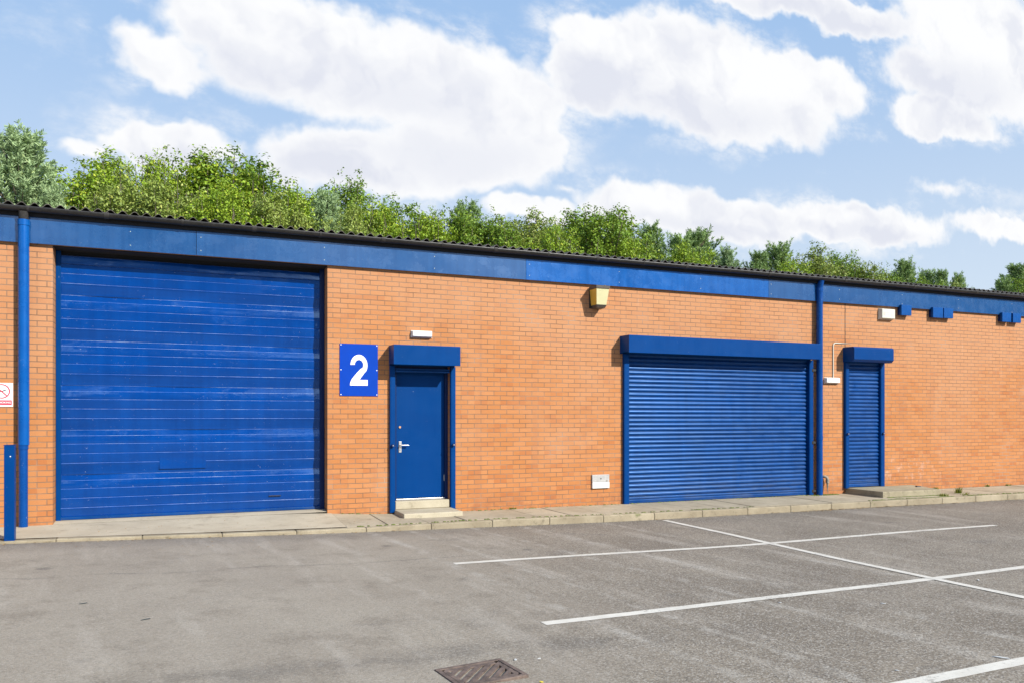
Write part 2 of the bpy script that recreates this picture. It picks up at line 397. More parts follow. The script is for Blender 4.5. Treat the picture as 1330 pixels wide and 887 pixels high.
def thing(name, label, cat, group=None, loc=(0,0,0)):
    o = bpy.data.objects.new(name, None); COL.objects.link(o); o.location = loc; o.empty_display_size = .2
    return tag(o, label, cat, group)
def sub(o, loc): return o

# ------------------------------------------------------------------ BUILDING
X0, X1 = -16., 34.
ZF = 3.745                                   # underside of fascia
bld = thing('industrial_unit', 'long low orange brick industrial unit with blue fascia, shutters and corrugated roof', 'building')

d1l, _ = wp(68.5, 500); d1r, _ = wp(425.3, 500)       # big garage door opening
d2l, _ = wp(512.5, 500); d2r, _ = wp(584.0, 500)      # personnel door opening
s2l, _ = wp(813, 500); s2r, _ = wp(1051, 500)         # wide shutter opening
d3l, _ = wp(1099, 500); d3r, _ = wp(1142, 500)        # narrow shutter opening
Z2S, Z2T = .20, 2.36
S2T = wp(817, 457.5, .30)[1]+.10; D3T = wp(1109.7, 469, .29)[1]+.10; D3S = .10
Z2T = 2.36
TWK = .33
w = MB()
def wbox(a, b, z0, z1): w.box(a, b, 0, TWK, z0, z1)
wbox(X0, d1l, -.4, 4.2); wbox(d1l, d1r, ZF, 4.2); wbox(d1r, d2l, -.4, 4.2)
wbox(d2l, d2r, Z2T, 4.2); wbox(d2l, d2r, -.4, Z2S-.06); wbox(d2r, s2l, -.4, 4.2)
wbox(s2l, s2r, S2T, 4.2); wbox(s2l, s2r, -.4, -.03); wbox(s2r, d3l, -.4, 4.2)
wbox(d3l, d3r, D3T, 4.2); wbox(d3l, d3r, -.4, D3S-.02); wbox(d3r, X1, -.4, 4.2)
wbox(d1l, d1r, -.4, .02)
# rear and end walls
w.box(X0, X1, 12., 12.3, -.4, 5.4); w.box(X0, X0+.3, TWK, 12., -.4, 4.2); w.box(X1-.3, X1, TWK, 12., -.4, 4.2)
w.build('wall', 'brick', bld)
v = MB()                                      # black sheets behind the openings, standing in for the unlit interior
for a, b, z0, z1 in ((d1l-.3,d1r+.3,.0,4.1),(d2l-.2,d2r+.2,.0,2.8),(s2l-.2,s2r+.2,-.1,2.8),(d3l-.2,d3r+.2,0,2.8)):
    v = MB(); v.box(a, b, TWK+.25, TWK+.3, z0, z1); v.build('dark_backing', 'dark', bld)


# fascia panels
edges = [X0] + [wp(px, 350, .05)[0] for px in (255, 683, 998, 1242)] + [wp(1330,350,.05)[0]+2.2, X1]
for i, (a, b) in enumerate(zip(edges, edges[1:])):
    f = MB(); yo = -.052 if i % 2 == 0 else -.056
    if i == 2: yo = -.058
    f.prism([(yo, ZF), (yo, 4.16), (-.002, 4.16), (-.002, ZF+.012), (yo+.006, ZF)], 'x', a+.003, b-.003)
    for q in range(int((b-a)/1.7)+1):
        xx = a+.06+q*1.7
        if xx < b-.04:
            for zz in (ZF+.07, 4.0): f.tube([(xx, yo-.003, zz), (xx, yo, zz)], .006, 8, 1)
    o = f.build('fascia_panel', ['fascia_bright' if i == 2 else 'fascia_blue', 'cream_pl'], bld)
    if i == 2: o['label'] = 'newer, brighter blue fascia panel above the brick and wide shutter'
# black strip standing in for the shadow gap under the gutter
f = MB(); f.box(X0, X1, -.085, -.045, 4.085, 4.19); f.build('eaves_shadow_strip', 'dark', bld)

# gutter: half round
g_ = MB(); gr = .062; gy = -.135; gz = 4.190
prof = [(gy+gr*math.cos(a), gz+gr*math.sin(a)) for a in [math.pi+math.pi*k/14 for k in range(15)]]
prof += [(gy+(gr-.006)*math.cos(a), gz+(gr-.006)*math.sin(a)) for a in [2*math.pi-math.pi*k/14 for k in range(15)]]
g_.prism(prof, 'x', X0, X1, 0, True)
gut = g_.build('gutter', 'gutter', bld)
random.seed(3)
xx = X0+.4; k = 0
while xx < X1:
    if -3.2 < xx < 22:
        c = MB(); wdt = .028 if k % 2 else .06
        rr = gr+.005
        pr = [(gy+rr*math.cos(a), gz+rr*math.sin(a)) for a in [math.pi*.97+math.pi*1.06*k2/14 for k2 in range(15)]]
        pr += [(gy+(rr-.004)*math.cos(a), gz+(rr-.004)*math.sin(a)) for a in [math.pi*2.03-math.pi*1.06*k2/14 for k2 in range(15)]]
        c.prism(pr, 'x', xx-wdt/2, xx+wdt/2, 0, False)
        c.box(xx-wdt/2, xx+wdt/2, -.082, -.057, 4.10, 4.135)
        c.build('gutter_bracket', 'clip_grey', gut)
    xx += .92 + random.uniform(-.03, .03); k += 1

# corrugated roof
rf = MB(); pitch = .146; n = int((X1-X0+.4)/(pitch/10)); rows = []
def prof_z(x):
    c = math.cos(2*math.pi*x/pitch); return .027*(c if c < 0 else c**.8)
for lay in (0, 1):
    r0 = []; r1 = []
    for i in range(n+1):
        x = X0-.2+i*pitch/10; z = prof_z(x)*.9 - lay*.007 - .004
        r0.append((x, -.115, 4.238+z)); r1.append((x, 12.5, 4.238+12.6*math.tan(R(5))+z))
    rows.append((r0, r1))
rf.grid([rows[0][0], rows[0][1]], 0); rf.grid([rows[1][0], rows[1][1]], 0); rf.grid([rows[0][0], rows[1][0]], 0, False)
rf.build('roof', 'roofsheet', bld)

# expansion joint
sf = MB(); sf.box(d1l+.002, d1r-.002, .002, TWK+.2, ZF-.012, ZF-.002); sf.build('soffit_shade', 'dark', bld)  # black sheet over the brick, painting in the shade under the door head
ej = MB(); xj = wp(1097.5, 420)[0]; ej.box(xj-.006, xj+.006, -.003, 0.02, 2.62, ZF); ej.build('expansion_joint', 'dark', bld)

# ---- big sectional garage door
dy = .27
gd = bpy.data.objects.new('garage_door', None); COL.objects.link(gd); gd.parent = bld
gd['label'] = 'large blue ribbed sectional garage door with chipped edges'
sec = .607; z0 = .11; ztop = 3.69
a, b = d1l+.050, d1r-.058
def section_profile(h0, lean, hmax):
    # (height, y, mat) from bottom up; y grows inwards
    P = [(0, .020, 0), (.03, .0175, 0), (.09, .008, 0), (.125, .003, 0)]
    lv = 0.
    for r in (.155, .285, .415):
        P += [(r-.009, lv-.003, 0), (r-.0015, lv-.0015, 1), (r+.0022, lv+.006, 0), (r+.010, lv+.002, 0)]
    P += [(.455, lv+.002, 0), (.490, lv+.005, 0), (.520, lv+.0085, 0), (.525, lv+.009, 1), (.528, lv+.0115, 0), (.560, lv+.0170+lean*.3, 0), (.590, lv+.0225+lean*.6, 0), (.602, lv+.0245+lean, 1), (.606, lv+.027, 0)]
    return [(h, y, m) for h, y, m in P if h <= hmax]
random.seed(8)
for k in range(6):
    zz = z0+k*sec; hm = min(sec, ztop-zz)
    P = section_profile(0, .003+.002*random.random(), hm)
    s_ = MB(); NX = 44; rws = []
    ph = random.uniform(0, 6); am = random.uniform(.002, .0045)
    for h, y, m in P:
        row = []; y0_ = y
        for i in range(NX+1):
            x = a+(b-a)*i/NX
            y = y0_*(.45+.85*(.5+.5*math.sin(x*1.35+ph*1.7))*(.6+.4*math.sin(x*3.7+ph))) if h > .44 else y0_
            bow = am*math.sin(math.pi*h/sec)*(.6+.4*math.sin(x*1.7+ph)) + .0012*math.sin(x*5.1+ph*2+h*6)
            row.append((x, dy+y-bow, zz+h))
        rws.append(row)
    # weld rows with material per strip
    s_.grid(rws, 0, False, False, [P[q][2] if True else 0 for q in range(len(P)-1)])
    s_.box(a, b, dy+.04, dy+.055, zz, zz+hm)
    o = s_.build('door_section', ['door_blue', 'worn'], gd)
for xx0, xx1 in ((d1l+.004, a+.012), (b-.012, d1r-.004)):
    m_ = MB(); m_.box(xx0, xx1, dy-.025, dy+.06, z0-.01, ztop+.04); m_.build('guide_rail', 'hood_blue' if xx0 < 0 else 'navy', gd, .003)
hb = MB(); hb.box(d1l+.004, d1r-.004, dy+.03, dy+.12, ztop-.01, ztop+.06); hb.build('head_seal', 'dark', gd)
br = MB(); br.box(a, b, dy-.012, dy+.02, z0-.004, z0+.035); br.build('bottom_rail', 'shut_blue', gd, .003)
hx, hz = wp(357, 641, -.27)
h_ = MB(); h_.box(hx-.085, hx+.085, dy-.012, dy-.001, hz-.02, hz+.03); h_.box(hx-.085, hx+.085, dy-.026, dy-.010, hz-.030, hz-.018, 1)
h_.build('lift_handle', ['door_blue', 'black'], gd, .002)
px_, pz_ = wp(240, 601, -.27)
p_ = MB(); p_.box(px_-.33, px_+.28, dy-.005, dy-.001, pz_-.075, pz_+.075); p_.build('repair_plate', 'door_blue', gd, .003)

# ---- roller shutters
def curtain_mb(a, b, z0, z1, y, pitch=.0765):
    s_ = MB(); P = []; z = z1
    prof = [(0,.0),(.04,.004),(.10,-.007),(.25,-.014),(.45,-.018),(.62,-.017),(.78,-.011),(.90,-.002),(.94,.006),(.98,.006)]
    k = 0
    while z > z0+.10:
        for t, d in prof:
            zz = z-(t)*pitch
            if zz > z0+.10: P.append((zz, y+d))
        z -= pitch; k += 1
    P.append((z0+.10, y))
    rnd = random.Random(int(a*100)); NX = max(2, int((b-a)/.35)); rows = []
    offs = {}
    for q, (zz, yy) in enumerate(P):
        kk = q//len(prof)
        rows.append([(a+(b-a)*i/NX, yy+.0016*math.sin(i*1.3+kk*2.1)+.001*math.sin(kk*5.7), zz) for i in range(NX+1)])
    s_.grid(rows, 0, True)
    return s_
def roller(a, b, z0, z1, y, hood, guides, label, curtain=True, chamfer=0., blabel=None):
    """hood = (x0, x1, z0, z1, depth)"""
    if curtain:
        o = curtain_mb(a, b, z0, z1, y).build('roller_shutter', 'shut_blue', bld)
        r = MB(); r.prism([(y-.012, z0+.098), (y-.020, z0+.085), (y-.012, z0+.06), (y-.022, z0+.045), (y-.022, z0), (y+.02, z0), (y+.02, z0+.098)], 'x', a, b)
        r.build('bottom_rail', 'shut_blue', o)
    else:
        o = bpy.data.objects.new('roller_shutter', None); COL.objects.link(o); o.parent = bld
    if o.parent is None: o.parent = bld
    o['label'] = label
    hx0, hx1, hz0, hz1, hd = hood
    h = MB()
    if chamfer:
        pr = [(0, hz1+.0), (-hd+.03, hz1), (-hd, hz1-.03), (-hd, hz0+chamfer), (-hd+chamfer, hz0), (0, hz0)]
    else:
        pr = [(0, hz1), (-hd, hz1-.004), (-hd, hz0), (-hd+.02, hz0), (-hd+.02, hz0+.015), (-.02, hz0+.015), (-.02, hz0), (0, hz0)]
    h.prism(pr, 'x', hx0, hx1); hh = h.build('hood', 'hood_blue', o, .004)
    for (ga, gb, gz0, gz1, gd_) in guides:
        q = MB(); q.box(ga, gb, -gd_, .03, gz0, gz1)
        q.box(ga+.012, gb-.012, -gd_-.004, -gd_+.001, gz0+.01, gz1-.01)
        q.build('guide_rail', 'hood_blue', o, .003)
    return o
# wide shutter
HD = .30
hx0, hzt = wp(817, 434.5, HD); hx1 = wp(1067.3, 446, HD)[0]
_, hzb = wp(817, 457.5, HD)
sh2 = roller(s2l+.02, s2r-.02, -.01, S2T, .02, (hx0, hx1, hzb, hzt, HD),
       [(wp(808.5,500)[0], wp(815,500)[0], -.015, hzb+.0, .06), (wp(1048.5,500)[0], wp(1053.5,500)[0], -.015, hzb, .06)],
       'wide blue slatted roller shutter between the meter cover and the long downpipe')
# narrow shutter
hx0, h3t = wp(1109.7, 449.6, .29); hx1 = wp(1160.8, 452, .29)[0]; _, h3b = wp(1109.7, 469, .29)
sh3 = roller(d3l+.01, d3r-.01, D3S, D3T, .0, (hx0, hx1, h3b, h3t, .29),
       [(wp(1095.5,500)[0], wp(1100,500)[0], D3S-.02, h3b, .06), (wp(1141,500)[0], wp(1146,500)[0], D3S-.02, h3b, .06)],
       'narrow blue slatted roller shutter above the old concrete step', chamfer=.045)
# personnel door shutter (rolled up)
hx0, h2t = wp(511.5, 446.6, .30); hx1 = wp(598, 450, .30)[0]; _, h2b = wp(511.5, 472.8, .30)
sh1 = roller(0, 0, 0, 0, 0, (hx0, hx1, h2b, h2t, .30),
       [(wp(505.6,560)[0], wp(512.3,560)[0], .03, h2b, .055), (wp(584.2,560)[0], wp(590.3,560)[0], .03, h2b, .055)],
       'rolled-up blue shutter with boxy hood over the entrance door', curtain=False)
rr = MB(); rr.prism([(.0,2.25),(-.03,2.25),(-.03,2.235),(-.02,2.225),(-.03,2.215),(-.03,2.19),(.0,2.19)], 'x', d2l+.01, d2r-.01)
rr.build('bottom_rail', 'shut_blue', sh1, .002)
for sh, xs, zz in ((sh1, (wp(508.8,560)[0], wp(587.2,560)[0]), wp(508.8,578)[1]), (sh3, (wp(1097.5,560)[0], wp(1143.5,560)[0]), wp(1097,563)[1])):
    for xx in xs:
        q = MB(); q.tube([(xx, -.052, zz), (xx, -.095, zz)], [.024, .024], 16); q.tube([(xx, -.094, zz), (xx, -.101, zz)], [.012, .009], 12, 1)
        q.build('bullet_lock', ['navy', 'steel'], sh)

# ---- personnel door
ly = .125
dl = MB(); dl.box(d2l+.055, d2r-.055, ly, ly+.045, Z2S+.03, Z2T-.14)
door = dl.build('entrance_door', 'leaf_blue', bld, .003)
door['label'] = 'flush blue steel entrance door with lever handle'
fr = MB(); fr.box(d2l, d2l+.052, ly-.035, ly+.06, Z2S, Z2T); fr.box(d2r-.052, d2r, ly-.035, ly+.06, Z2S, Z2T); fr.box(d2l+.052, d2r-.052, ly-.035, ly+.06, Z2T-.137, Z2T)
fr.build('door_frame', 'navy', door, .002)  # navy paints in the shade of the recess below the hood
th = MB(); th.box(d2l+.052, d2r-.052, ly-.03, ly+.05, Z2S-.002, Z2S+.022); th.build('threshold_bar', 'steel', door, .003)
hx, hz = wp(519.6, 580, -ly)
h = MB(); h.box(hx-.022, hx+.022, ly-.010, ly, hz-.085, hz+.085)
h.tube([(hx, ly-.008, hz+.028), (hx, ly-.055, hz+.028)], .010, 12)
h.tube([(hx-.004, ly-.055, hz+.028), (hx+.03, ly-.058, hz+.029), (hx+.125, ly-.055, hz+.026)], [.011, .010, .009], 12)
h.tube([(hx, ly-.009, hz-.045), (hx, ly-.018, hz-.045)], .011, 12)
h.build('handle', 'steel', door, .002)
kx, kz = wp(519.3, 554.3, -ly)
k = MB(); k.tube([(kx, ly, kz), (kx, ly-.012, kz)], [.019, .017], 16); k.build('lock_cylinder', 'brass', door)
hg = MB(); hz_ = .48; hg.box(d2r-.062, d2r-.05, ly-.018, ly-.002, hz_, hz_+.10); hg.build('hinge', 'steel', door, .002)

# ---- downpipes
def downpipe(px_top, off, parts, label, mat, clips, loc_mats=None):
    o = None
    for i, (x, z0, z1, r, mt) in enumerate(parts):
        q = MB(); q.tube([(x, -off, z0), (x, -off, z1)], r, 24)
        q.tube([(x, -off, z1-.075), (x, -off, z1-.004)], r+.006, 24)
        if o is None: o = q.build('downpipe', mt, bld); o['label'] = label
        else: q.build('pipe_length', mt, o)
    for z in clips:
        x, r = parts[0][0], parts[0][3]
        q = MB(); q.tube([(x, -off, z-.018), (x, -off, z+.018)], r+.009, 20); q.box(x-.10, x+.10, -.016, 0, z-.02, z+.02); q.box(x-.02, x+.02, -off, 0, z-.015, z+.015)
        q.build('pipe_clip', 'black', o, .002)
    return o
xa = wp(30.8, 500, .095)[0]; zj = wp(30, 577.5, .095)[1]
dpa = downpipe(30, .095, [(xa, zj, 4.03, .064, M['pipe_bright']), (xa-.004, .05, zj+.02, .052, M['pipe_blue'])], 'bright blue downpipe beside the garage door, lower length thinner', None, [])
q = MB(); q.tube([(xa, -.135, 4.14), (xa, -.115, 4.08), (xa, -.095, 4.02)], [.055, .056, .056], 20); q.build('gutter_outlet', 'clip_grey', dpa)
xb = wp(1064.5, 500, .085)[0]; zj2 = wp(1064.5, 567, .085)[1]
dpb = downpipe(1064, .085, [(xb, zj2, 4.0, .060, M['pipe_blue']), (xb, -.02, zj2+.02, .059, M['pipe_blue'])], 'long blue downpipe beside the wide shutter', None, [])
q = MB(); q.tube([(xb, -.135, 4.14), (xb, -.11, 4.07), (xb, -.085, 3.98)], [.052, .056, .056], 20); q.build('gutter_outlet', 'pipe_blue', dpb)
for zz in (wp(1064,481)[1], wp(1064,574)[1], .06):
    q = MB(); q.box(xb-.15, xb-.05, -.07, -.03, zz-.02, zz+.02); q.tube([(xb-.15, -.05, zz-.028), (xb-.15, -.05, zz+.028)], .026, 12)
    q.build('pipe_clip', 'black', dpb, .002)

# ------------------------------------------------------------------ wall-mounted things
def on_wall(name, label, cat, x, z, group=None): return thing(name, label, cat, group, (x, 0, z))
def _bb(mb, name, mat, parent, bevel=0.):
    L = parent.matrix_basis.translation.copy()
    o = mb.build(name, mat, parent, bevel)
    for vv in o.data.vertices: vv.co -= L
    return o

# number sign
ax, az = wp(441.3, 445.8, .012); bx_, bz = wp(490.8, 513.6, .012); az2 = wp(441.3, 513.6, .012)[1]
ztop2 = az; zbot2 = az2
sg = on_wall('number_sign', 'square-cornered blue sign with a white number 2 beside the entrance door', 'sign', (ax+bx_)/2, (ztop2+zbot2)/2)
q = MB(); q.box(ax, bx_, -.012, -.003, zbot2, ztop2); _bb(q, 'panel', 'sign_blue', sg, .001)
# bold numeral 2 as an outline
def numeral2():
    out = []; inn = []
    # outer arc: centre (0,.69), outer radii, from left terminal over the top down the right
    cx, cy, ro, ri = .0, .655, .335, .165
    for k in range(0, 15):
        t = R(178 - k*(178+32)/14); out.append((cx+ro*math.cos(t)*.98, cy+ro*1.03*math.sin(t)))
    out += [(.20,.40),(.10,.285),(.02,.185),(.335,.185),(.335,0),(-.345,0),(-.335,.09),(-.29,.185),(-.20,.29),(-.07,.42),(.06,.535)]
    for k in range(0, 11):
        t = R(-30 + k*(208)/10); inn.append((cx+ri*math.cos(t), cy+.01+ri*1.02*math.sin(t)))
    return out+inn
N2 = numeral2()
q = MB(); cx2 = (wp(454.7,480,.014)[0]+wp(477.7,480,.014)[0])/2; zb_ = wp(466,500.2,.014)[1]; zt_ = wp(466,460.3,.014)[1]; W_ = wp(477.7,480,.014)[0]-wp(454.7,480,.014)[0]
def tri_fill(pts, mb, y0, y1, mi=0):
    bm = bmesh.new(); vs = [bm.verts.new((x, y0, z)) for x, z in pts]; bm.edges.ensure_lookup_table()
    es = [bm.edges.new((vs[i], vs[(i+1) % len(vs)])) for i in range(len(vs))]
    bmesh.ops.triangle_fill(bm, use_beauty=True, edges=es)
    for f in bm.faces: mb.poly([v.co[:] for v in f.verts], mi)
    bm.free()
    mb.grid([[(x,y0,z) for x,z in pts], [(x,y1,z) for x,z in pts]], mi, False, True)
tri_fill([(cx2+x/.68*W_, zb_+y/1.0*(zt_-zb_)) for x, y in N2], q, -.0155, -.012)
_bb(q, 'numeral', 'sign_white', sg)
for fx in (.03, .97):
    for fz in (.025, .5, .975):
        q = MB(); x = ax+(bx_-ax)*fx; z = zbot2+(ztop2-zbot2)*fz
        q.tube([(x, -.012, z), (x, -.0165, z)], [.009, .007], 10); _bb(q, 'screw_cap', 'sign_white', sg)

# no smoking sign (its left edge is outside the photo)
ax_, ztp = wp(16.8, 497, .006); zbt = wp(16.8, 527.5, .006)[1]
wd = .245
ns = on_wall('no_smoking_sign', 'small white no smoking sign with red ring behind the bright blue downpipe', 'sign', ax_-wd/2, (ztp+zbt)/2)
q = MB(); q.box(ax_-wd, ax_, -.006, -.001, zbt, ztp); _bb(q, 'panel', 'sign_white', ns)
cx_ = ax_-wd/2-.002; cz_ = ztp-.108; ro, ri = .094, .079
q = MB()
for k in range(40):
    a0, a1 = 2*math.pi*k/40, 2*math.pi*(k+1)/40
    q.poly([(cx_+r*math.cos(a), -.0085, cz_+r*math.sin(a)) for r, a in ((ri,a0),(ro,a0),(ro,a1),(ri,a1))])
dx, dz = math.cos(R(-45)), math.sin(R(-45)); nx, nz = -dz, dx
q.poly([(cx_+s*dx*.082+t*nx*.007, -.0090, cz_+s*dz*.082+t*nz*.007) for s, t in ((-1,-1),(1,-1),(1,1),(-1,1))])
_bb(q, 'prohibition_ring', 'red', ns)
q = MB(); c30, s30 = math.cos(R(20)), math.sin(R(20))
def rot(u, v_): return (cx_+u*c30-v_*s30, -.0078, cz_+u*s30+v_*c30)
q.poly([rot(-.055,-.007), rot(.045,-.007), rot(.045,.007), rot(-.055,.007)]); q.poly([rot(.048,-.008), rot(.056,-.008), rot(.056,.008), rot(.048,.008)])
_bb(q, 'cigarette', 'ink', ns)
q = MB(); q.box(ax_-wd+.012, ax_-.012, -.0085, -.006, zbt+.020, zbt+.082); _bb(q, 'red_band', 'red', ns)
def text_mesh(txt, size, x, y, z, mat, parent, name='lettering'):
    cu = bpy.data.curves.new(name, 'FONT'); cu.body = txt; cu.size = size; cu.align_x = 'CENTER'; cu.align_y = 'CENTER'; cu.offset = size*.012
    t = bpy.data.objects.new(name+'_tmp', cu); COL.objects.link(t)
    dg = bpy.context.evaluated_depsgraph_get(); me = bpy.data.meshes.new_from_object(t.evaluated_get(dg))
    bpy.data.objects.remove(t); me.materials.clear(); me.materials.append(M[mat])
    o = bpy.data.objects.new(name, me); COL.objects.link(o); me.transform(Matrix.Rotation(R(90), 4, 'X'))
    o.location = Vector((x, y, z))-parent.matrix_basis.translation; o.parent = parent
    return o
text_mesh('NO SMOKING', .032, ax_-wd/2, -.0095, zbt+.051, 'sign_white', ns)

# emergency light above door
def bulkhead(name, label, px0, px1, py0, py1, dep, mat='white_pl'):
    x0_, zt = wp(px0, py0, dep); x1_, _ = wp(px1, py0, dep); zb = wp(px0, py1, dep)[1]
    o = on_wall(name, label, 'light fitting' if 'light' in name else 'box', (x0_+x1_)/2, (zt+zb)/2)
    return o, x0_, x1_, zb, zt
o, x0_, x1_, zb, zt = bulkhead('emergency_light', 'slim white bulkhead light above the entrance door hood', 535, 562.5, 428.8, 437.8, .07)
q = MB(); q.box(x0_, x1_, -.018, 0, zb, zt); _bb(q, 'base', 'white_pl', o, .004)
q = MB(); q.hexa([(x0_+.004,-.018,zb+.003),(x0_+.016,-.07,zb+.014),(x1_-.016,-.07,zb+.014),(x1_-.004,-.018,zb+.003),(x0_+.004,-.018,zt-.003),(x0_+.016,-.07,zt-.014),(x1_-.016,-.07,zt-.014),(x1_-.004,-.018,zt-.003)]); _bb(q, 'diffuser', 'white_pl', o, .008)
# junction light with conduit beside narrow door
o, x0_, x1_, zb, zt = bulkhead('emergency_light', 'small white bulkhead light with conduit between downpipe and narrow shutter', 1073.5, 1092, 489.6, 497.2, .07)
q = MB(); q.box(x0_, x1_, -.018, 0, zb, zt); _bb(q, 'base', 'white_pl', o, .004)
q = MB(); q.hexa([(x0_+.004,-.018,zb+.003),(x0_+.014,-.07,zb+.012),(x1_-.014,-.07,zb+.012),(x1_-.004,-.018,zb+.003),(x0_+.004,-.018,zt-.003),(x0_+.014,-.07,zt-.012),(x1_-.014,-.07,zt-.012),(x1_-.004,-.018,zt-.003)]); _bb(q, 'diffuser', 'white_pl', o, .008)
cxx = wp(1081.5, 470)[0]; ctz = wp(1081.5, 445.5)[1]; cex = wp(1107, 446)[0]
q = MB(); pts = [(cxx, -.012, zt), (cxx, -.012, ctz-.06), (cxx+.012, -.012, ctz-.02), (cxx+.05, -.012, ctz), (cex, -.012, ctz)]
q.tube(pts, .011, 10); _bb(q, 'conduit', 'cream_pl', o)

# alarm box
x0_, zt = wp(1145.5, 400.6, .09); x1_ = wp(1163.2, 401, .09)[0]; zb = wp(1145.5, 414, .09)[1]
ab = on_wall('alarm_box', 'off-white rectangular alarm box under the fascia above the narrow shutter', 'alarm box', (x0_+x1_)/2, (zt+zb)/2)
q = MB(); q.hexa([(x0_-.01,0,zb-.01),(x0_+.012,-.09,zb+.012),(x1_-.012,-.09,zb+.012),(x1_+.01,0,zb-.01),(x0_-.01,0,zt+.01),(x0_+.012,-.09,zt-.012),(x1_-.012,-.09,zt-.012),(x1_+.01,0,zt+.01)]); _bb(q, 'cover', 'cream_pl', ab, .008)
q = MB(); q.tube([(x0_+.08,-.0905,(zb+zt)/2),(x0_+.08,-.093,(zb+zt)/2)], [.032,.030], 18); q.box(x0_+.13, x1_-.05, -.092, -.0905, (zb+zt)/2+.018, (zb+zt)/2+.030); q.box(x0_+.13, x1_-.07, -.092, -.0905, (zb+zt)/2-.024, (zb+zt)/2-.014)
_bb(q, 'faded_badge', plain('faded_red_print', (.52,.46,.42), .5), ab)

# blue cover boxes under the fascia
def bbox(px0, px1, pyb, label):
    dep = .11
    x0_, zb = wp(px0, pyb, dep); x1_ = wp(px1, pyb, dep)[0]; zt = ZF+.045
    o = on_wall('cover_box', label, 'cover box', (x0_+x1_)/2, (zb+zt)/2, 'small blue cover boxes under the fascia')
    q = MB(); q.box(x0_, x1_, -dep, -.060, zb, zt); _bb(q, 'cover', 'box_blue', o, .006)
    q = MB(); q.box(x0_+.01, x1_-.01, -.060, 0, zb+.012, ZF-.004); _bb(q, 'back_plate', 'navy', o)
bbox(1171, 1184, 409.5, 'single small blue box on the wall right of the alarm box')
bbox(1212, 1225, 412.5, 'left box of the first close pair of blue boxes under the fascia')
bbox(1226.2, 1238.2, 413.2, 'right box of the first close pair of blue boxes under the fascia')
bbox(1302, 1313.5, 418, 'left box of the far right pair of blue boxes under the fascia')
bbox(1315.8, 1326.3, 419, 'right box of the far right pair of blue boxes under the fascia')

# lantern
lx, ltz = wp(783, 371.5, .26); lbz = wp(781, 400, .21)[1]
lan = on_wall('wall_lantern', 'tapered brown wall lantern with cream and gold panels hung just under the fascia', 'lamp', lx, (ltz+lbz)/2)
def lring(w_, d, z): return [(lx-w_/2, -d, z), (lx+w_/2, -d, z), (lx+w_/2, -.02, z), (lx-w_/2, -.02, z)]
H1 = ltz-.045; H0 = lbz+.05
q = MB(); q.hexa(lring(.19, .215, H0)+lring(.245, .262, H1)); 
for k in range(len(q.m)): q.m[k] = 0
q.m[5] = 1; q.m[3] = 1
_bb(q, 'diffuser', ['lamp_cream', 'lamp_gold'], lan, .004)
q = MB(); q.hexa(lring(.262, .275, H1)+lring(.268, .28, ltz)); q.hexa(lring(.10,.14,ltz)+lring(.08,.12,ltz+.004)); _bb(q, 'cap', 'lamp_brown', lan, .006)
q = MB(); q.tube([(lx+.07,-.2,ltz),(lx+.07,-.2,ltz+.018),(lx+.07,-.2,ltz+.024)], [.012,.022,.014], 12); _bb(q, 'finial', 'lamp_brown', lan)
q = MB(); q.hexa(lring(.165, .19, lbz)+lring(.20, .225, H0)); _bb(q, 'base', 'lamp_brown', lan, .006)
q = MB(); q.box(lx-.125, lx+.125, -.02, 0, lbz+.01, ltz-.005); _bb(q, 'back_plate', 'black', lan, .003)

# meter / vent cover
x0_, zt = wp(769.3, 616.3, .03); x1_ = wp(791.5, 616, .03)[0]; zb = wp(769.3, 634, .03)[1]; zm = wp(769.3, 626, .03)[1]
mc = on_wall('meter_cover', 'small grey and white utility cover low on the brick left of the wide shutter', 'cover', (x0_+x1_)/2, (zt+zb)/2)
q = MB(); q.box(x0_, x1_, -.03, 0, zm, zt); _bb(q, 'grey_lid', 'greybox', mc, .005)
q = MB(); q.box(x0_+.002, x1_-.002, -.038, 0, zb, zm-.003); _bb(q, 'white_flap', 'white_pl', mc, .006)
q = MB(); q.box(x1_-.06, x1_-.035, -.034, -.029, zm+.012, zm+.035); _bb(q, 'latch', 'pipe_grey', mc)
q = MB(); q.tube([((x0_+x1_)/2, -.029, zm+.06), ((x0_+x1_)/2, -.034, zm+.06)], .011, 10); _bb(q, 'lock', 'ink', mc)

# overflow pipe
ox = wp(1074.5, 640, .07)[0]; oz = wp(1074, 619, .07)[1]
ov = on_wall('overflow_pipe', 'short bent grey pipe at the foot of the wall right of the long downpipe', 'pipe', ox, 0)
q = MB(); pts = [(ox-.075, .0, oz), (ox-.07, -.045, oz+.008), (ox-.045, -.07, oz+.006), (ox-.012, -.075, oz-.012), (ox, -.075, oz-.05), (ox, -.075, -.015)]
q.tube(pts, .029, 14); q.tube([(ox, -.075, oz-.115), (ox, -.075, oz-.06)], .036, 14); _bb(q, 'pipe', 'pipe_grey', ov)

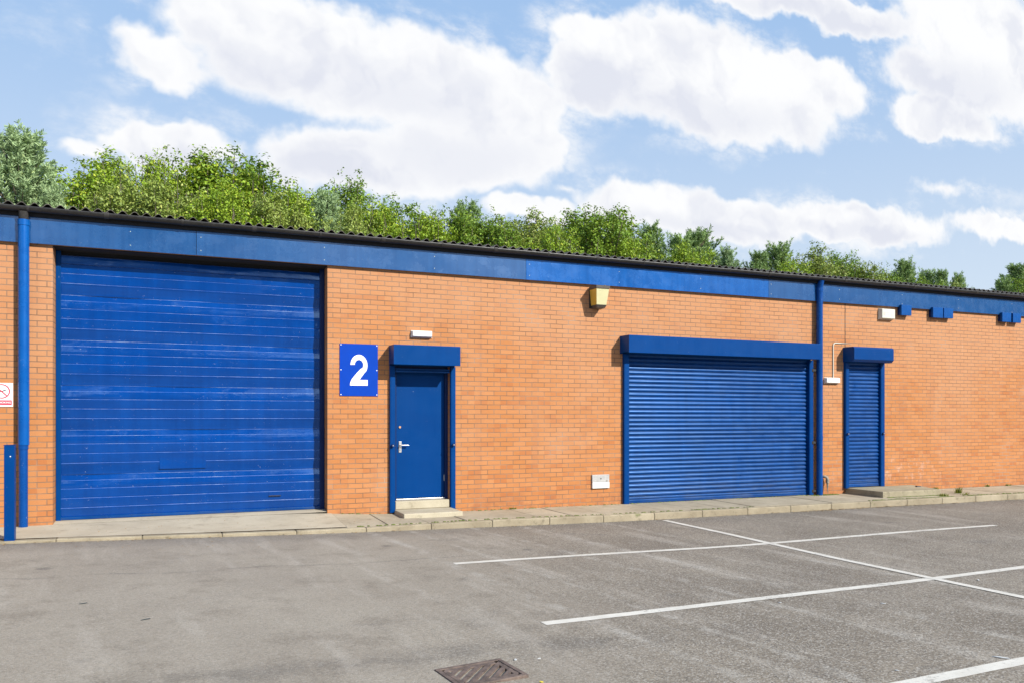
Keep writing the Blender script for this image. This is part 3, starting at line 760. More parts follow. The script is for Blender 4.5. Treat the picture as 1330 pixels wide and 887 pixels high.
# ------------------------------------------------------------------ ground, car park, pavement
def structure(mb, name, mat, **kw): return tag(mb.build(name, mat, None, **kw), kind='structure')
q = MB(); 
for (a, b, c, d) in ((-500, 600, -500, 600),): q.poly([(a,c,-.45),(b,c,-.45),(b,d,-.45),(a,d,-.45)])
structure(q, 'ground', 'ground')
YK = -1.31
q = MB(); xs = [-45+i*.5 for i in range(0, 281)]
ysr = [-60, -20, -12, -8, -5, -3, YK+.03]
def dz(x, y): return .006*math.sin(x*1.1+y*.7)+.005*math.sin(x*.43-y*1.3+1)
q.grid([[(x, y, zr(x)+(dz(x,y) if -19 < y < -2 else 0)) for x in xs] for y in ysr])
for k in range(len(q.sm)): q.sm[k] = True
q.poly([(xs[0],-60,-.44),(xs[-1],-60,-.44),(xs[-1],-60,zr(xs[-1])),(xs[0],-60,zr(xs[0]))])
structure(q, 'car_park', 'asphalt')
def roadz(x, y):
    # bilinear height of the car park mesh
    i = int((x-xs[0])/.5); fx = (x-xs[0])/.5-i
    for j in range(len(ysr)-1):
        if ysr[j] <= y <= ysr[j+1]: break
    fy = (y-ysr[j])/(ysr[j+1]-ysr[j])
    def hz(ii, jj): X, Y = xs[ii], ysr[jj]; return zr(X)+(dz(X,Y) if -19 < Y < -2 else 0)
    return (hz(i,j)*(1-fx)+hz(i+1,j)*fx)*(1-fy)+(hz(i,j+1)*(1-fx)+hz(i+1,j+1)*fx)*fy

# pavement: kerb stones + slabs
rnd = random.Random(11)
q = MB()
def topbox(x0, x1, y0, y1, zf, drop, mb, mi=0, jit=0.):
    """block with top following zf(x,y)"""
    j = rnd.uniform(-jit, jit)
    c = [(x0,y0),(x1,y0),(x1,y1),(x0,y1)]
    mb.hexa([(x,y,zf(x,y)-drop) for x,y in c]+[(x,y,zf(x,y)+j) for x,y in c], mi)
def pav(x, y):
    f = (y-(YK))/(0-YK); return tk(x)*(1-f)+tw(x)*f
x = X0; kb = MB()
while x < X1:
    L = .915
    topbox(x+.0015, x+L-.0015, YK, YK+.125, lambda X, Y: tk(X), .35, kb, 0, .003); x += L
structure(kb, 'kerb', 'kerb', bevel=.014)
xap = 2.06                                    # apron ends, slabs begin
ap = MB()
n_ = 40; axs = [X0+(xap-X0)*i/n_ for i in range(n_+1)]
rowsA = [[(x, y, pav(x,y)+.002) for x in axs] for y in (YK+.13, -.9, -.45, 0.)]
ap.grid(rowsA, 0, True)
ap.poly([(xap,YK+.13,-.3),(xap,0,-.3),(xap,0,tw(xap)+.002),(xap,YK+.13,pav(xap,YK+.13)+.002)])
sill = [[(x, 0., tw(0)-.0+.002) if False else (x, yy, zz) for x in (d1l+.002, d1r-.002)] for yy, zz in ((0., tw(0)+.004), (.12, .098), (.30, .104), (.60, .104))]
ap.grid(sill, 0, False)
structure(ap, 'concrete_apron', 'apron')
x = xap; sl = MB()
while x < X1:
    L = .575+rnd.uniform(-.01,.01)
    topbox(x+.006, x+L-.006, YK+.131, -.004, lambda X, Y: pav(X,Y), .06, sl, 0, .003); x += L
structure(sl, 'pavement', 'slab', bevel=.004)
bd = MB(); axs = [xap+.002+(X1-xap)*i/60 for i in range(61)]
bd.grid([[(x, y, pav(x,y)-.006) for x in axs] for y in (YK+.03, 0)]); structure(bd, 'slab_bedding', 'joint')

# painted bay lines
def strip(pts, wdt, name='parking_line', mb=None):
    (xa_, ya_), (xb_, yb_) = pts; L = math.hypot(xb_-xa_, yb_-ya_); ux, uy = (xb_-xa_)/L, (yb_-ya_)/L; px2, py2 = -uy, ux
    m_ = MB(); N = max(2, int(L/.12)); r2 = random.Random(int(xa_*77)); rows = [[], [], []]
    for i in range(N+1):
        t = L*i/N; e0, e1 = r2.uniform(-.003,.003), r2.uniform(-.003,.003)
        for k, s in enumerate((-wdt/2+e0, 0, wdt/2+e1)):
            X, Y = xa_+ux*t+px2*s, ya_+uy*t+py2*s; rows[k].append((X, Y, roadz(X,Y)+.0035))
    m_.grid(rows); return structure(m_, name, 'line')
A0 = gp(590, 732); A1 = gp(1293, 681.5); B0 = gp(706, 809.5); C0 = gp(1180, 887)
dxA = (A1[1]-A0[1])/(A1[0]-A0[0])
strip((A0, A1), .10); B1 = gp(1330, 735.5); kB = (B1[1]-B0[1])/(B1[0]-B0[0]); strip((B0, (A1[0]-.1, B0[1]+kB*(A1[0]-.1-B0[0]))), .10)
Cb = gp(1330, 858.5); kC = (Cb[1]-C0[1])/(Cb[0]-C0[0]); xC = B0[0]-.02; strip(((xC, C0[1]+kC*(xC-C0[0])), (A1[0]-.2, C0[1]+kC*(A1[0]-.2-C0[0]))), .105)
E0 = gp(863, 675.5); E1 = gp(1330, 776.5); kE = (E1[0]-E0[0])/(E1[1]-E0[1])
o = strip((E0, (E0[0]+kE*(-13-E0[1]), -13)), .10)
o.location.z += .002

# drain grate
c0 = gp(567, 870); c1 = gp(652, 857.5); c2 = gp(684, 880)
gx = (c0[0]+c2[0])/2; gyy = (c0[1]+c2[1])/2
L1 = math.hypot(c1[0]-c0[0], c1[1]-c0[1]); L2 = math.hypot(c2[0]-c1[0], c2[1]-c1[1]); ang = math.atan2(c1[1]-c0[1], c1[0]-c0[0])
gt = thing('drain_grate', 'rusty square cast iron drain grate with diagonal bars set in the asphalt', 'drain grate', None, (gx, gyy, roadz(gx,gyy)+.004)); gt.rotation_euler.z = ang
hw, hl = L1/2, L2/2
q = MB()
for (a, b, c, d) in ((-hw,hw,-hl,-hl+.03),(-hw,hw,hl-.03,hl),(-hw,-hw+.03,-hl+.03,hl-.03),(hw-.03,hw,-hl+.03,hl-.03)): q.box(a,b,c,d,-.08,.010)
q.build('frame', 'iron', gt, .004)
iw, il = hw-.034, hl-.034
q = MB(); q.box(-iw, iw, -il, il, -.075, -.065); q.build('sump', 'dark', gt)
q = MB()
def clip_poly(pts, nx, ny, c):
    out = []
    for i in range(len(pts)):
        p, r = pts[i], pts[(i+1) % len(pts)]; dp = p[0]*nx+p[1]*ny-c; dr = r[0]*nx+r[1]*ny-c
        if dp <= 0: out.append(p)
        if dp*dr < 0: t = dp/(dp-dr); out.append((p[0]+t*(r[0]-p[0]), p[1]+t*(r[1]-p[1])))
    return out
s2 = math.sqrt(.5)
for k in range(-9, 10):
    c_ = k*.052
    P = [(-iw,-il),(iw,-il),(iw,il),(-iw,il)]
    P = clip_poly(P, s2, -s2, c_+.0145); P = clip_poly(P, -s2, s2, -(c_-.0145))
    if len(P) >= 3: q.prism(P, 'z', -.025, .007)
for (a, b, c, d) in ((-iw,iw,-il,-il+.035),(-iw,iw,il-.035,il),(-iw,-iw+.03,-il,il),(iw-.03,iw,-il,il)): q.box(a,b,c,d,-.011,.006)
q.build('grating', 'iron', gt, .002)

# doorsteps
fx0 = wp(511.5, 560)[0]; fx1 = wp(583.5, 560)[0]
st = thing('doorstep', 'pale two-tier concrete doorstep below the entrance door', 'step', None, ((fx0+fx1)/2, -.3, .0))
q = MB(); q.box(fx0, fx1+.02, -.60, -.003, -.06, .072); _bb(q, 'lower_step', 'step', st, .012)
q = MB(); q.box(d2l+.01, d2r-.01, -.022, ly-.03, .075, Z2S-.003); q.build
_bb(q, 'upper_step', 'step', st, .008)
fx0 = wp(1097.5, 560)[0]; zt3 = D3S-.012; fxe = gp(1190, 646)[0]
st = thing('doorstep', 'low weathered concrete step with moss below the narrow shutter', 'step', None, ((fx0+fxe)/2, -.4, 0))
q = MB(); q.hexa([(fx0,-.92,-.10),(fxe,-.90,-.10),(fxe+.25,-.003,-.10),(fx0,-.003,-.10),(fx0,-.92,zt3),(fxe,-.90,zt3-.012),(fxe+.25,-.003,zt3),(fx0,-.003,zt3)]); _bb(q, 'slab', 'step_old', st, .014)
q = MB(); sx = wp(1170, 560)[0]; q.hexa([(sx-.03,-.42,zt3-.01),(sx+.09,-.42,zt3-.01),(sx+.09,-.36,zt3-.01),(sx-.03,-.36,zt3-.01),(sx-.02,-.41,zt3+.022),(sx+.08,-.41,zt3+.016),(sx+.08,-.37,zt3+.016),(sx-.02,-.37,zt3+.022)])
tag(q.build('door_wedge', 'black', None, .004), 'tiny dark lump left on the old concrete step', 'wedge')

# guard post
t_ = (13-CX)/F
n_p = 10.62; Zp = n_p/(math.cos(TH)-t_*math.sin(TH)); pxw, pyw = cam2w(t_*Zp, Zp); ptop = ZC+(HY-577.5)*Zp/F
gpz = ZC+(HY-708)*Zp/F
po = thing('guard_post', 'square blue steel guard post standing in front of the left downpipe', 'post', None, (pxw, pyw, 0))
q = MB(); q.box(-.052, .052, -.05, .05, min(gpz, .03)-.05, ptop-.004); q.build('post', 'hood_blue', po, .005)
q = MB(); q.box(-.056, .056, -.054, .054, ptop-.004, ptop+.004); q.build('cap', 'hood_blue', po, .002)
q = MB(); q.tube([(.012,-.0505,ptop-.13),(.012,-.053,ptop-.13)], .007, 8); q.build('bolt', 'white_pl', po)

# ------------------------------------------------------------------ small growth and scraps
def blades(mb, x, y, z, n, h, spread, r, wd_=.006):
    for _ in range(n):
        a = r.uniform(0, 6.28); l = h*r.uniform(.5, 1.1); ox_, oy_ = r.gauss(0, spread), r.gauss(0, spread*.5)
        ux, uy = math.cos(a), math.sin(a); bx2, by2 = x+ox_, y+oy_; lean = r.uniform(.1, .7)*l
        p0 = (bx2-uy*wd_, by2+ux*wd_, z); p1 = (bx2+uy*wd_, by2-ux*wd_, z); m_ = (bx2+ux*lean*.4, by2+uy*lean*.4, z+l*.6)
        mb.poly([p0, p1, (m_[0]+uy*wd_, m_[1]-ux*wd_, m_[2]), (m_[0]-uy*wd_, m_[1]+ux*wd_, m_[2])])
        mb.poly([(m_[0]-uy*wd_, m_[1]+ux*wd_, m_[2]), (m_[0]+uy*wd_, m_[1]-ux*wd_, m_[2]), (bx2+ux*lean, by2+uy*lean, z+l)])
def weed(px, py, h, n, spread, label, cat='weed'):
    # on pavement surface: solve for height
    H = 1.5
    for _ in range(6):
        Z = F*H/(py-HY); x, y = cam2w((px-CX)/F*Z, Z); y = min(y, -.02); H = ZC-pav(x, y)
    r = random.Random(int(px)); mb = MB(); z = pav(x, y)-.004
    blades(mb, x, y, z, n, h, spread, r)
    o = mb.build('weed', 'leaf_weed', None); tag(o, label, cat, None, None if h > .1 else 'stuff')
M['leaf_weed'] = mat_leaf('weed_green', (.09,.13,.015), (.20,.24,.03), (.30,.28,.05), .3, .3)
weed(1245, 640, .14, 46, .035, 'tallest green weed growing at the kerb on the right')
weed(1227, 643.5, .06, 40, .06, 'low flat weed just left of the tallest kerb weed')
weed(1206, 634, .05, 40, .05, 'small bright weed at the wall foot right of the old step')
weed(660, 659, .035, 30, .03, 'tiny weed at the wall foot right of the doorstep')
weed(1282, 631.5, .06, 30, .04, 'small weed at the wall foot on the far right')
weed(1306, 630, .05, 30, .04, 'faint weed tuft at the wall foot by the photo edge')
weed(1255, 642, .05, 30, .06, 'low growth just right of the tallest kerb weed')
def moss(pts, n, name, label, hw_=.02, r=random.Random(5)):
    mb = MB()
    for _ in range(n):
        t = r.random(); k = t*(len(pts)-1); i = min(int(k), len(pts)-2); f_ = k-i
        x = pts[i][0]*(1-f_)+pts[i+1][0]*f_+r.gauss(0, .02); y = pts[i][1]*(1-f_)+pts[i+1][1]*f_+r.gauss(0, hw_); s = r.uniform(.006, .022); z = pav(x, max(min(y,0), YK))-.003
        mb.hexa([(x-s,y-s,z),(x+s,y-s,z),(x+s,y+s,z),(x-s,y+s,z),(x-s*.5,y-s*.5,z+s*.55),(x+s*.5,y-s*.5,z+s*.5),(x+s*.5,y+s*.5,z+s*.5),(x-s*.5,y+s*.5,z+s*.55)])
    for k in range(len(mb.sm)): mb.sm[k] = True
    tag(mb.build(name, 'moss', None), label, 'moss', None, 'stuff')
moss([(fx0+.1, -.945), (fxe-.02, -.94)], 260, 'moss', 'green moss line along the front of the old concrete step', .012)
moss([(fx0-.6, YK+.13), (fxe, YK+.13)], 260, 'moss', 'moss in the joint behind the kerb before the old step', .01)
moss([(xb-.28, -.10), (xb+.45, -.07)], 240, 'moss', 'moss patch at the foot of the long downpipe', .035)
moss([(fxe+.3, YK+.13), (fxe+4., YK+.14)], 300, 'moss', 'moss and dirt along the joint behind the kerb on the right', .02)
moss([(2.2, YK+.13), (9., YK+.13)], 200, 'moss', 'dirt and moss in the joint behind the kerb before the wide shutter', .006)
moss([(2.2, -.012), (d3l-.4, -.012)], 220, 'moss', 'dirt and moss along the foot of the brick wall', .006)
# leaf litter
mb = MB(); r = random.Random(9)
for _ in range(900):
    x = 9.8+abs(r.gauss(0, 1))*2.6 if r.random() < .5 else r.uniform(-2, 17); y = YK-.015-abs(r.gauss(0, .045)); s = r.uniform(.005, .022); a = r.uniform(0, 6.28)
    z = roadz(x, min(y, YK+.02))+.006+r.uniform(0, .01); tz = r.uniform(-.3, .3)*s
    mb.poly([(x+s*math.cos(a), y+s*math.sin(a), z+tz), (x+s*.6*math.cos(a+1.6), y+s*.6*math.sin(a+1.6), z), (x-s*math.cos(a), y-s*math.sin(a), z), (x-s*.6*math.cos(a+1.6), y-s*.6*math.sin(a+1.6), z+abs(tz))])
tag(mb.build('leaf_litter', 'litter', None), 'dry brown leaf litter scattered along the kerb foot', 'leaf litter', None, 'stuff')
mb = MB()
for _ in range(60):
    x = r.uniform(d1l, xap+.3); y = r.uniform(YK-.9, -.1); s = r.uniform(.002, .006)
    z = (pav(x, y) if y > YK+.13 else roadz(x, min(y, YK+.02)))+.003; a = r.uniform(0, 6.28)
    if YK-.02 < y < YK+.13: continue
    mb.hexa([(x-s,y-s,z),(x+s,y-s,z),(x+s,y+s,z),(x-s,y+s,z),(x-s*.5,y-s*.6,z+s),(x+s*.6,y-s*.5,z+s),(x+s*.5,y+s*.5,z+s),(x-s*.5,y+s*.5,z+s)])
tag(mb.build('grit', 'litter', None), 'scattered grit and crumbs on the apron and road', 'grit', None, 'stuff')
def scrap(px, py, s, mat, label, ar=.5):
    x, y = gp(px, py); z = roadz(x, y)+.003; mb = MB(); a = px*.7; c, d = math.cos(a), math.sin(a)
    P = [(-1,-ar),(.1,-ar*1.2),(1,-ar*.4),(.8,ar),(-.3,ar*.8)]
    mb.prism([(x+s*(u*c-v_*d), y+s*(u*d+v_*c)) for u, v_ in P], 'z', z, z+.004)
    tag(mb.build('litter_scrap', mat, None), label, 'litter')
scrap(1300, 854.5, .05, 'paper', 'white paper scrap just above the lowest parking line', .25)
scrap(670, 857, .017, 'paper', 'white scrap just above the right corner of the drain grate')
scrap(700, 855.5, .012, 'paper', 'tiny white scrap further right of the drain grate')
scrap(703, 886, .012, 'yellow', 'tiny yellow scrap right of the drain grate')
scrap(1165, 870.5, .012, 'paper', 'white speck left of the lowest parking line end')
scrap(1271, 753, .03, 'paper', 'flat pale scrap in the bay right of the crossing of the lines', .25)
scrap(1147, 784.5, .022, 'paper', 'pale scrap below the middle parking line crossing')
scrap(1013, 783, .014, 'paper', 'white speck under the middle parking line')
scrap(108, 785, .03, 'ink', 'small dark chip on the open asphalt at left', .2)
scrap(189, 805.5, .035, 'ink', 'small dark sliver on the open asphalt near the left', .15)
scrap(202, 692.5, .018, 'ink', 'small dark pebble near the apron edge')

# ------------------------------------------------------------------ trees
def leaf_arrays(centers, normals, size, rng, aspect=.5):
    n = len(centers)
    a = rng.normal(size=(n, 3)); t = np.cross(normals, a); t /= (np.linalg.norm(t, axis=1, keepdims=True)+1e-9)
    b = np.cross(normals, t)
    s = size*rng.uniform(.6, 1.25, size=(n, 1))
    v0 = centers - t*s; v1 = centers + b*s*aspect + normals*s*.15; v2 = centers + t*s; v3 = centers - b*s*aspect + normals*s*.15
    return np.stack([v0, v1, v2, v3], 1).reshape(-1, 3)
def foliage_mesh(name, V, mat):
    n = len(V)//4; me = bpy.data.meshes.new(name)
    me.vertices.add(len(V)); me.vertices.foreach_set('co', V.astype('f').ravel())
    me.loops.add(n*4); me.loops.foreach_set('vertex_index', np.arange(n*4, dtype='i'))
    me.polygons.add(n); me.polygons.foreach_set('loop_start', np.arange(0, n*4, 4, dtype='i'))
    me.materials.append(M[mat]); me.update(); me.validate()
    return me
def make_tree(kind, seed, mat):
    """unit-ish tree 10 m tall. returns (foliage mesh, trunk mesh)"""
    rng = np.random.default_rng(seed); r = random.Random(seed); tr = MB(); Vs = []
    H = 10.
    tr.tube([(0,0,-.5),(0.05,0,2),(r.uniform(-.2,.2),r.uniform(-.2,.2),5),(r.uniform(-.3,.3),r.uniform(-.3,.3),8.2),(r.uniform(-.3,.3),0,9.3)], [.20,.16,.11,.05,.015], 9)
    if kind == 'broad':
        shoots = []
        for k in range(64):
            a = r.uniform(0, 6.28); zb = r.uniform(2.2, 7.2); rad = r.uniform(.5, 2.3)*(1-.25*max(0, zb-5)/3)
            up = r.uniform(.9, 2.4); top = H*(1-.30*(rad/2.3)**2)*r.uniform(.80,1.0) if k % 2 else zb+up
            tip = Vector((math.cos(a)*rad, math.sin(a)*rad, top)); base = Vector((0,0,max(1.5, zb-1.2)))
            mid = base.lerp(tip, .55)+Vector((math.cos(a)*.35, math.sin(a)*.35, -.2))
            tr.tube([base, mid, tip], [.045,.028,.008], 5, 0, False); shoots.append((base, mid, tip))
        for k in range(9):     # leaders at the top
            a = r.uniform(0, 6.28); rad = r.uniform(.2, 1.9); tip = Vector((math.cos(a)*rad, math.sin(a)*rad, H-rad*.5-r.uniform(0,.6))); base = Vector((0,0,6.)); mid = base.lerp(tip, .6)+Vector((math.cos(a)*.3, math.sin(a)*.3, -.1))
            tr.tube([base, mid, tip], [.05,.03,.008], 5, 0, False); shoots += [(base, mid, tip)]*2
        for base, mid, tip in shoots:
            n = 520
            t = rng.uniform(0, 1, n)**.6
            P = np.outer((1-t)**2, base)+np.outer(2*t*(1-t), mid)+np.outer(t**2, tip)
            sp = .55*(1-.38*t)[:, None]
            g3 = rng.normal(size=(n, 3)); g3 /= np.linalg.norm(g3, axis=1, keepdims=True); g3 *= rng.uniform(0, 1, (n,1))**.5
            nc = n//11; cidx = rng.integers(0, nc, n); cc = (P+g3*sp*1.3)[:nc][cidx]
            off = rng.normal(size=(n,3)); C = cc+off*np.array([.085,.085,.06])
            g3 = g3[:nc][cidx]*.5+off*.35
            N = g3*.7+rng.normal(size=(n,3))*.45+np.array([0,0,.75]); N /= np.linalg.norm(N, axis=1, keepdims=True)
            Vs.append(leaf_arrays(C, N, .060, rng, .55))
    else:   # pine: whorled branches with needle tufts
        zz = 2.2
        while zz < H-.25:
            frac = (H-zz)/(H-2.2); ln = 2.7*frac**.95+.12; nb = r.randint(5, 7); a0 = r.uniform(0, 6.28)
            for k in range(nb):
                a = a0+6.28*k/nb+r.uniform(-.3,.3); L = ln*r.uniform(.6, 1.1); rise = .35*L+.15+ (1-frac)*.35
                base = Vector((0,0,zz)); tip = Vector((math.cos(a)*L, math.sin(a)*L, zz+rise)); mid = base.lerp(tip, .5)-Vector((0,0,.12*L))
                tr.tube([base, mid, tip], [.035,.02,.006], 5, 0, False)
                ntuft = int(5+L*7)
                for q in range(ntuft):
                    t = r.uniform(.3, 1.05); p = base.lerp(mid, min(1,t*2)) if t < .5 else mid.lerp(tip, (t-.5)*2)
                    p = p+Vector((r.gauss(0,.16*L**.5), r.gauss(0,.16*L**.5), r.uniform(0,.16)))
                    d = Vector((math.cos(a)*.55+r.gauss(0,.3), math.sin(a)*.55+r.gauss(0,.3), 1.)).normalized(); tl = r.uniform(.22,.48)
                    n = 34; tt = rng.uniform(0, 1, n)
                    ax = np.array(d); C0 = np.array(p)+np.outer(tt*tl, ax)
                    rd = rng.normal(size=(n,3)); rd -= np.outer(rd@ax, ax); rd /= np.linalg.norm(rd,axis=1,keepdims=True)
                    dirn = rd*.85+ax*.75; dirn /= np.linalg.norm(dirn,axis=1,keepdims=True)
                    ln2 = rng.uniform(.08,.14,(n,1)); wv = np.cross(dirn, rng.normal(size=(n,3))); wv /= np.linalg.norm(wv,axis=1,keepdims=True); wv *= .013
                    Vs.append(np.stack([C0-wv, C0+wv, C0+dirn*ln2+wv*.6, C0+dirn*ln2-wv*.6], 1).reshape(-1,3))
            zz += .40*(.55+.45*frac)+r.uniform(-.04,.04)
    V = np.concatenate(Vs); k_ = 10./np.percentile(V[:,2], 99.85 if kind == 'broad' else 99.995); V = V*k_
    tr.v = [(a*k_, b*k_, c*k_) for a, b, c in tr.v]
    return foliage_mesh('crown', V, mat), tr
VAR = {}
def variant(kind, seed, mat):
    key = (kind, seed, mat)
    if key not in VAR:
        fm, tr = make_tree(kind, seed, mat); o = tr.build('trunk', 'bark', None); tm = o.data; bpy.data.objects.remove(o); VAR[key] = (fm, tm)
    return VAR[key]
def place_tree(px, py, yw, kind, seed, mat, wid, label, cat='tree'):
    t = (px-CX)/F; n = D0+yw; Z = n/(math.cos(TH)-t*math.sin(TH)); x, y = cam2w(t*Z, Z); H = ZC+(HY-py)*Z/F+.45
    fm, tm = variant(kind, seed, mat)
    root = thing({'broad':'broadleaf_tree','pine':'pine_tree'}[kind], label, cat, 'trees behind the unit', (x, y, -.45))
    s = H/10.
    root.scale = (s*wid, s*wid, s); root.rotation_euler.z = (px*.37) % 6.28
    c = bpy.data.objects.new('crown', fm); COL.objects.link(c); c.parent = root
    k = bpy.data.objects.new('trunk', tm); COL.objects.link(k); k.parent = root
TREES = [
 (28,163,15,'pine',1,'needle',1.15,'big blue-green pine at the left edge of the photo'),
 (-50,205,17,'pine',2,'needle',1.1,'blue-green pine mostly beyond the left edge'),
 (66,236,14,'pine',3,'needle',.75,'smaller blue-green pine at the right foot of the big left pine'),
 (108,225,17,'broad',11,'leaf_y',.95,'yellow-green bush tree just right of the left pines'),
 (133,207,19,'broad',12,'leaf_y',1.0,'rounded yellow-green tree second right of the left pines'),
 (158,228,15,'broad',13,'leaf_o',.8,'pale olive leafy tree left of the twin-topped tree'),
 (192,204,17,'broad',14,'leaf_y',.72,'narrow green tree with twin upright tops above the garage door'),
 (222,240,14,'broad',15,'leaf_o',.8,'low olive tree filling the dip right of the twin-topped tree'),
 (256,207,18,'broad',16,'leaf_y',1.0,'tall broad green tree, left top of the highest clump above the garage door'),
 (292,204,19,'broad',11,'leaf_g',1.0,'tall broad green tree, middle top of the highest clump above the garage door'),
 (325,222,18,'broad',12,'leaf_y',.95,'leafy tree on the right shoulder of the highest clump'),
 (300,245,13,'broad',13,'leaf_y',.8,'low bright tree in front of the highest clump'),
 (355,255,14,'broad',14,'leaf_o',.75,'low olive tree right of the highest clump'),
 (388,248,16,'broad',15,'leaf_y',.8,'yellow-green tree left of the grey-green one'),
 (424,244,15,'pine',3,'needle',.8,'grey-green soft conifer above the number sign'),
 (447,234,19,'broad',16,'leaf_g',.85,'darker green tree rising behind the grey-green conifer'),
 (478,262,16,'broad',11,'leaf_y',.7,'low tree right of the darker green tree'),
 (455,270,13,'broad',12,'leaf_o',.7,'low olive tree in front of the darker green tree'),
 (521,264,17,'broad',13,'leaf_g',.8,'medium green tree above the entrance door'),
 (548,277,15,'broad',14,'leaf_y',.7,'low yellow-green tree right of the one above the entrance door'),
 (606,257,20,'pine',4,'needle_d',.72,'thin pine poking above the trees between entrance door and lantern'),
 (585,275,16,'broad',15,'leaf_g',.7,'leafy tree at the left foot of the thin pine'),
 (640,284,16,'broad',16,'leaf_g',.75,'low leafy tree right of the thin pine'),
 (672,284,18,'broad',11,'leaf_o',.75,'olive tree left of the pointed one before the lantern'),
 (702,277,18,'broad',12,'leaf_o',.7,'slightly pointed olive tree left of the lantern'),
 (725,292,15,'broad',13,'leaf_y',.6,'low yellowish tree just left of the round tree'),
 (757,278,20,'broad',14,'leaf_g',.85,'round green tree directly above the lantern'),
 (792,276,21,'broad',15,'leaf_g',.85,'green tree just right of the one above the lantern'),
 (846,287,22,'pine',5,'needle_d',.80,'dark pine above the left end of the wide shutter'),
 (822,306,18,'broad',16,'leaf_y',.6,'low bright tree left of the dark pine above the wide shutter'),
 (882,300,20,'pine',4,'needle_d',.8,'left top of the pine pair above the wide shutter'),
 (908,296,22,'pine',6,'needle_d',.95,'right top of the pine pair above the wide shutter'),
 (945,318,20,'pine',5,'needle',.7,'short grey-green pine right of the pine pair'),
 (895,318,17,'broad',11,'leaf_y',.6,'low bright tree in front of the pine pair'),
 (1010,312,22,'pine',4,'needle_d',.85,'dark pine left of the long downpipe top'),
 (985,325,22,'pine',6,'needle_d',.7,'smaller dark pine just left of the downpipe pine'),
 (1062,323,21,'broad',12,'leaf_o',.75,'olive tree right of the long downpipe top'),
 (1030,337,19,'broad',13,'leaf_y',.65,'low bright tree above the long downpipe'),
 (1092,330,22,'broad',14,'leaf_g',.75,'green tree above the narrow shutter'),
 (1122,345,21,'broad',15,'leaf_o',.7,'low olive tree above the alarm box'),
 (1174,334,24,'pine',5,'needle_d',.8,'lone dark pine right of the alarm box'),
 (1150,352,21,'broad',16,'leaf_g',.6,'low green tree left of the lone dark pine'),
 (1205,347,25,'pine',4,'needle_d',.6,'small pine right of the lone dark pine'),
 (1222,349,24,'pine',6,'needle_d',.55,'middle small pine above the blue cover boxes'),
 (1244,352,25,'pine',5,'needle_d',.55,'last small pine before the gap at the right'),
 (1200,360,21,'broad',11,'leaf_g',.55,'low green tree below the small pines'),
 (1240,366,22,'broad',12,'leaf_o',.5,'low olive tree at the end of the row before the gap'),
 (1322,341,26,'pine',6,'needle_d',.95,'dark pine at the right edge of the photo'),
 (1302,358,25,'pine',4,'needle_d',.6,'small dark pine on the left of the right-edge pine'),
 (1345,352,23,'broad',13,'leaf_g',.7,'green tree just beyond the right edge'),
]
for T in TREES: place_tree(*(T if T[0] < 500 else T[:6]+(T[6]*1.22,)+T[7:]))

# ------------------------------------------------------------------ camera
cam = bpy.data.cameras.new('camera'); co = bpy.data.objects.new('camera', cam); COL.objects.link(co); SC.camera = co
co.location = (0, -D0, ZC); co.rotation_euler = (R(90), 0, -TH)
cam.sensor_width = 36; cam.lens = F/1330*36; cam.shift_y = (HY-443.5)/1330; cam.clip_end = 3000; cam.clip_start = .05

# ------------------------------------------------------------------ light
SN = Vector((.58, -1., .75)).normalized()       # towards the sun
el = math.asin(SN.z); az = math.atan2(SN.x, SN.y)
sun = bpy.data.lights.new('sun', 'SUN'); so = bpy.data.objects.new('sun', sun); COL.objects.link(so)
sun.energy = 5.0; sun.angle = R(.53); sun.color = (1., .955, .88); so.rotation_euler = SN.to_track_quat('Z', 'Y').to_euler(); so.location = (10, -20, 15)

wd_ = bpy.data.worlds.new('World'); SC.world = wd_; wd_.use_nodes = True; nt = wd_.node_tree; nt.nodes.clear(); g = G(nt)
sky = g.n('ShaderNodeTexSky', sky_type='NISHITA'); sky.sun_disc = False; sky.sun_elevation = el; sky.sun_rotation = az; sky.air_density = 1.0; sky.dust_density = 1.2; sky.ozone_density = 1.0
dirv = g.n('ShaderNodeTexCoord').outputs['Generated']
dx_, dy_, dz_ = g.sep(dirv)
ysafe = g.math('MAXIMUM', dy_, .12)
P0 = g.comb(g.math('DIVIDE', dx_, ysafe), g.math('DIVIDE', dz_, ysafe), 0.)
def d2p(px, py):
    t = (px-CX)/F; v_ = (HY-py)/F
    x, y = math.cos(TH)*t+math.sin(TH), math.cos(TH)-t*math.sin(TH)
    return x/y, v_/y
warp = g.noise(P0, 5.5, 4, .62, 1); warp2 = g.noise(P0, 20, 3, .6, 1)
Pw = g.vmath('ADD', P0, g.vmath('MULTIPLY', g.vmath('SUBTRACT', warp, (.5,.5,.5)), (.12,.085,0)))
Pw = g.vmath('ADD', Pw, g.vmath('MULTIPLY', g.vmath('SUBTRACT', warp2, (.5,.5,.5)), (.045,.035,0)))
CL = [(330,30,110,60,1),(430,75,170,70,1),(540,95,140,65,1),(630,135,100,65,1),(660,185,75,45,1),(480,210,135,42,1),(590,200,110,45,1),(300,5,70,30,.9),
      (205,85,62,38,.8),(165,60,40,26,.5),(215,188,88,30,1),(110,195,45,18,.6),
      (800,48,80,30,1),(770,100,60,55,1),(900,80,110,55,1),(930,130,160,48,1),(1045,108,75,34,1),
      (1040,8,160,24,1),(960,-5,80,20,.8),(1275,45,95,70,1),(1245,108,85,40,1),(1225,155,62,24,1),(1330,100,60,60,1),
      (850,275,90,34,.95),(960,282,100,32,.95),(1130,288,90,28,.95),(1060,292,70,20,.8),(690,274,55,18,.8),(1300,298,70,18,.75),(1230,243,60,16,.4),(730,250,40,12,.35)]
dens = None
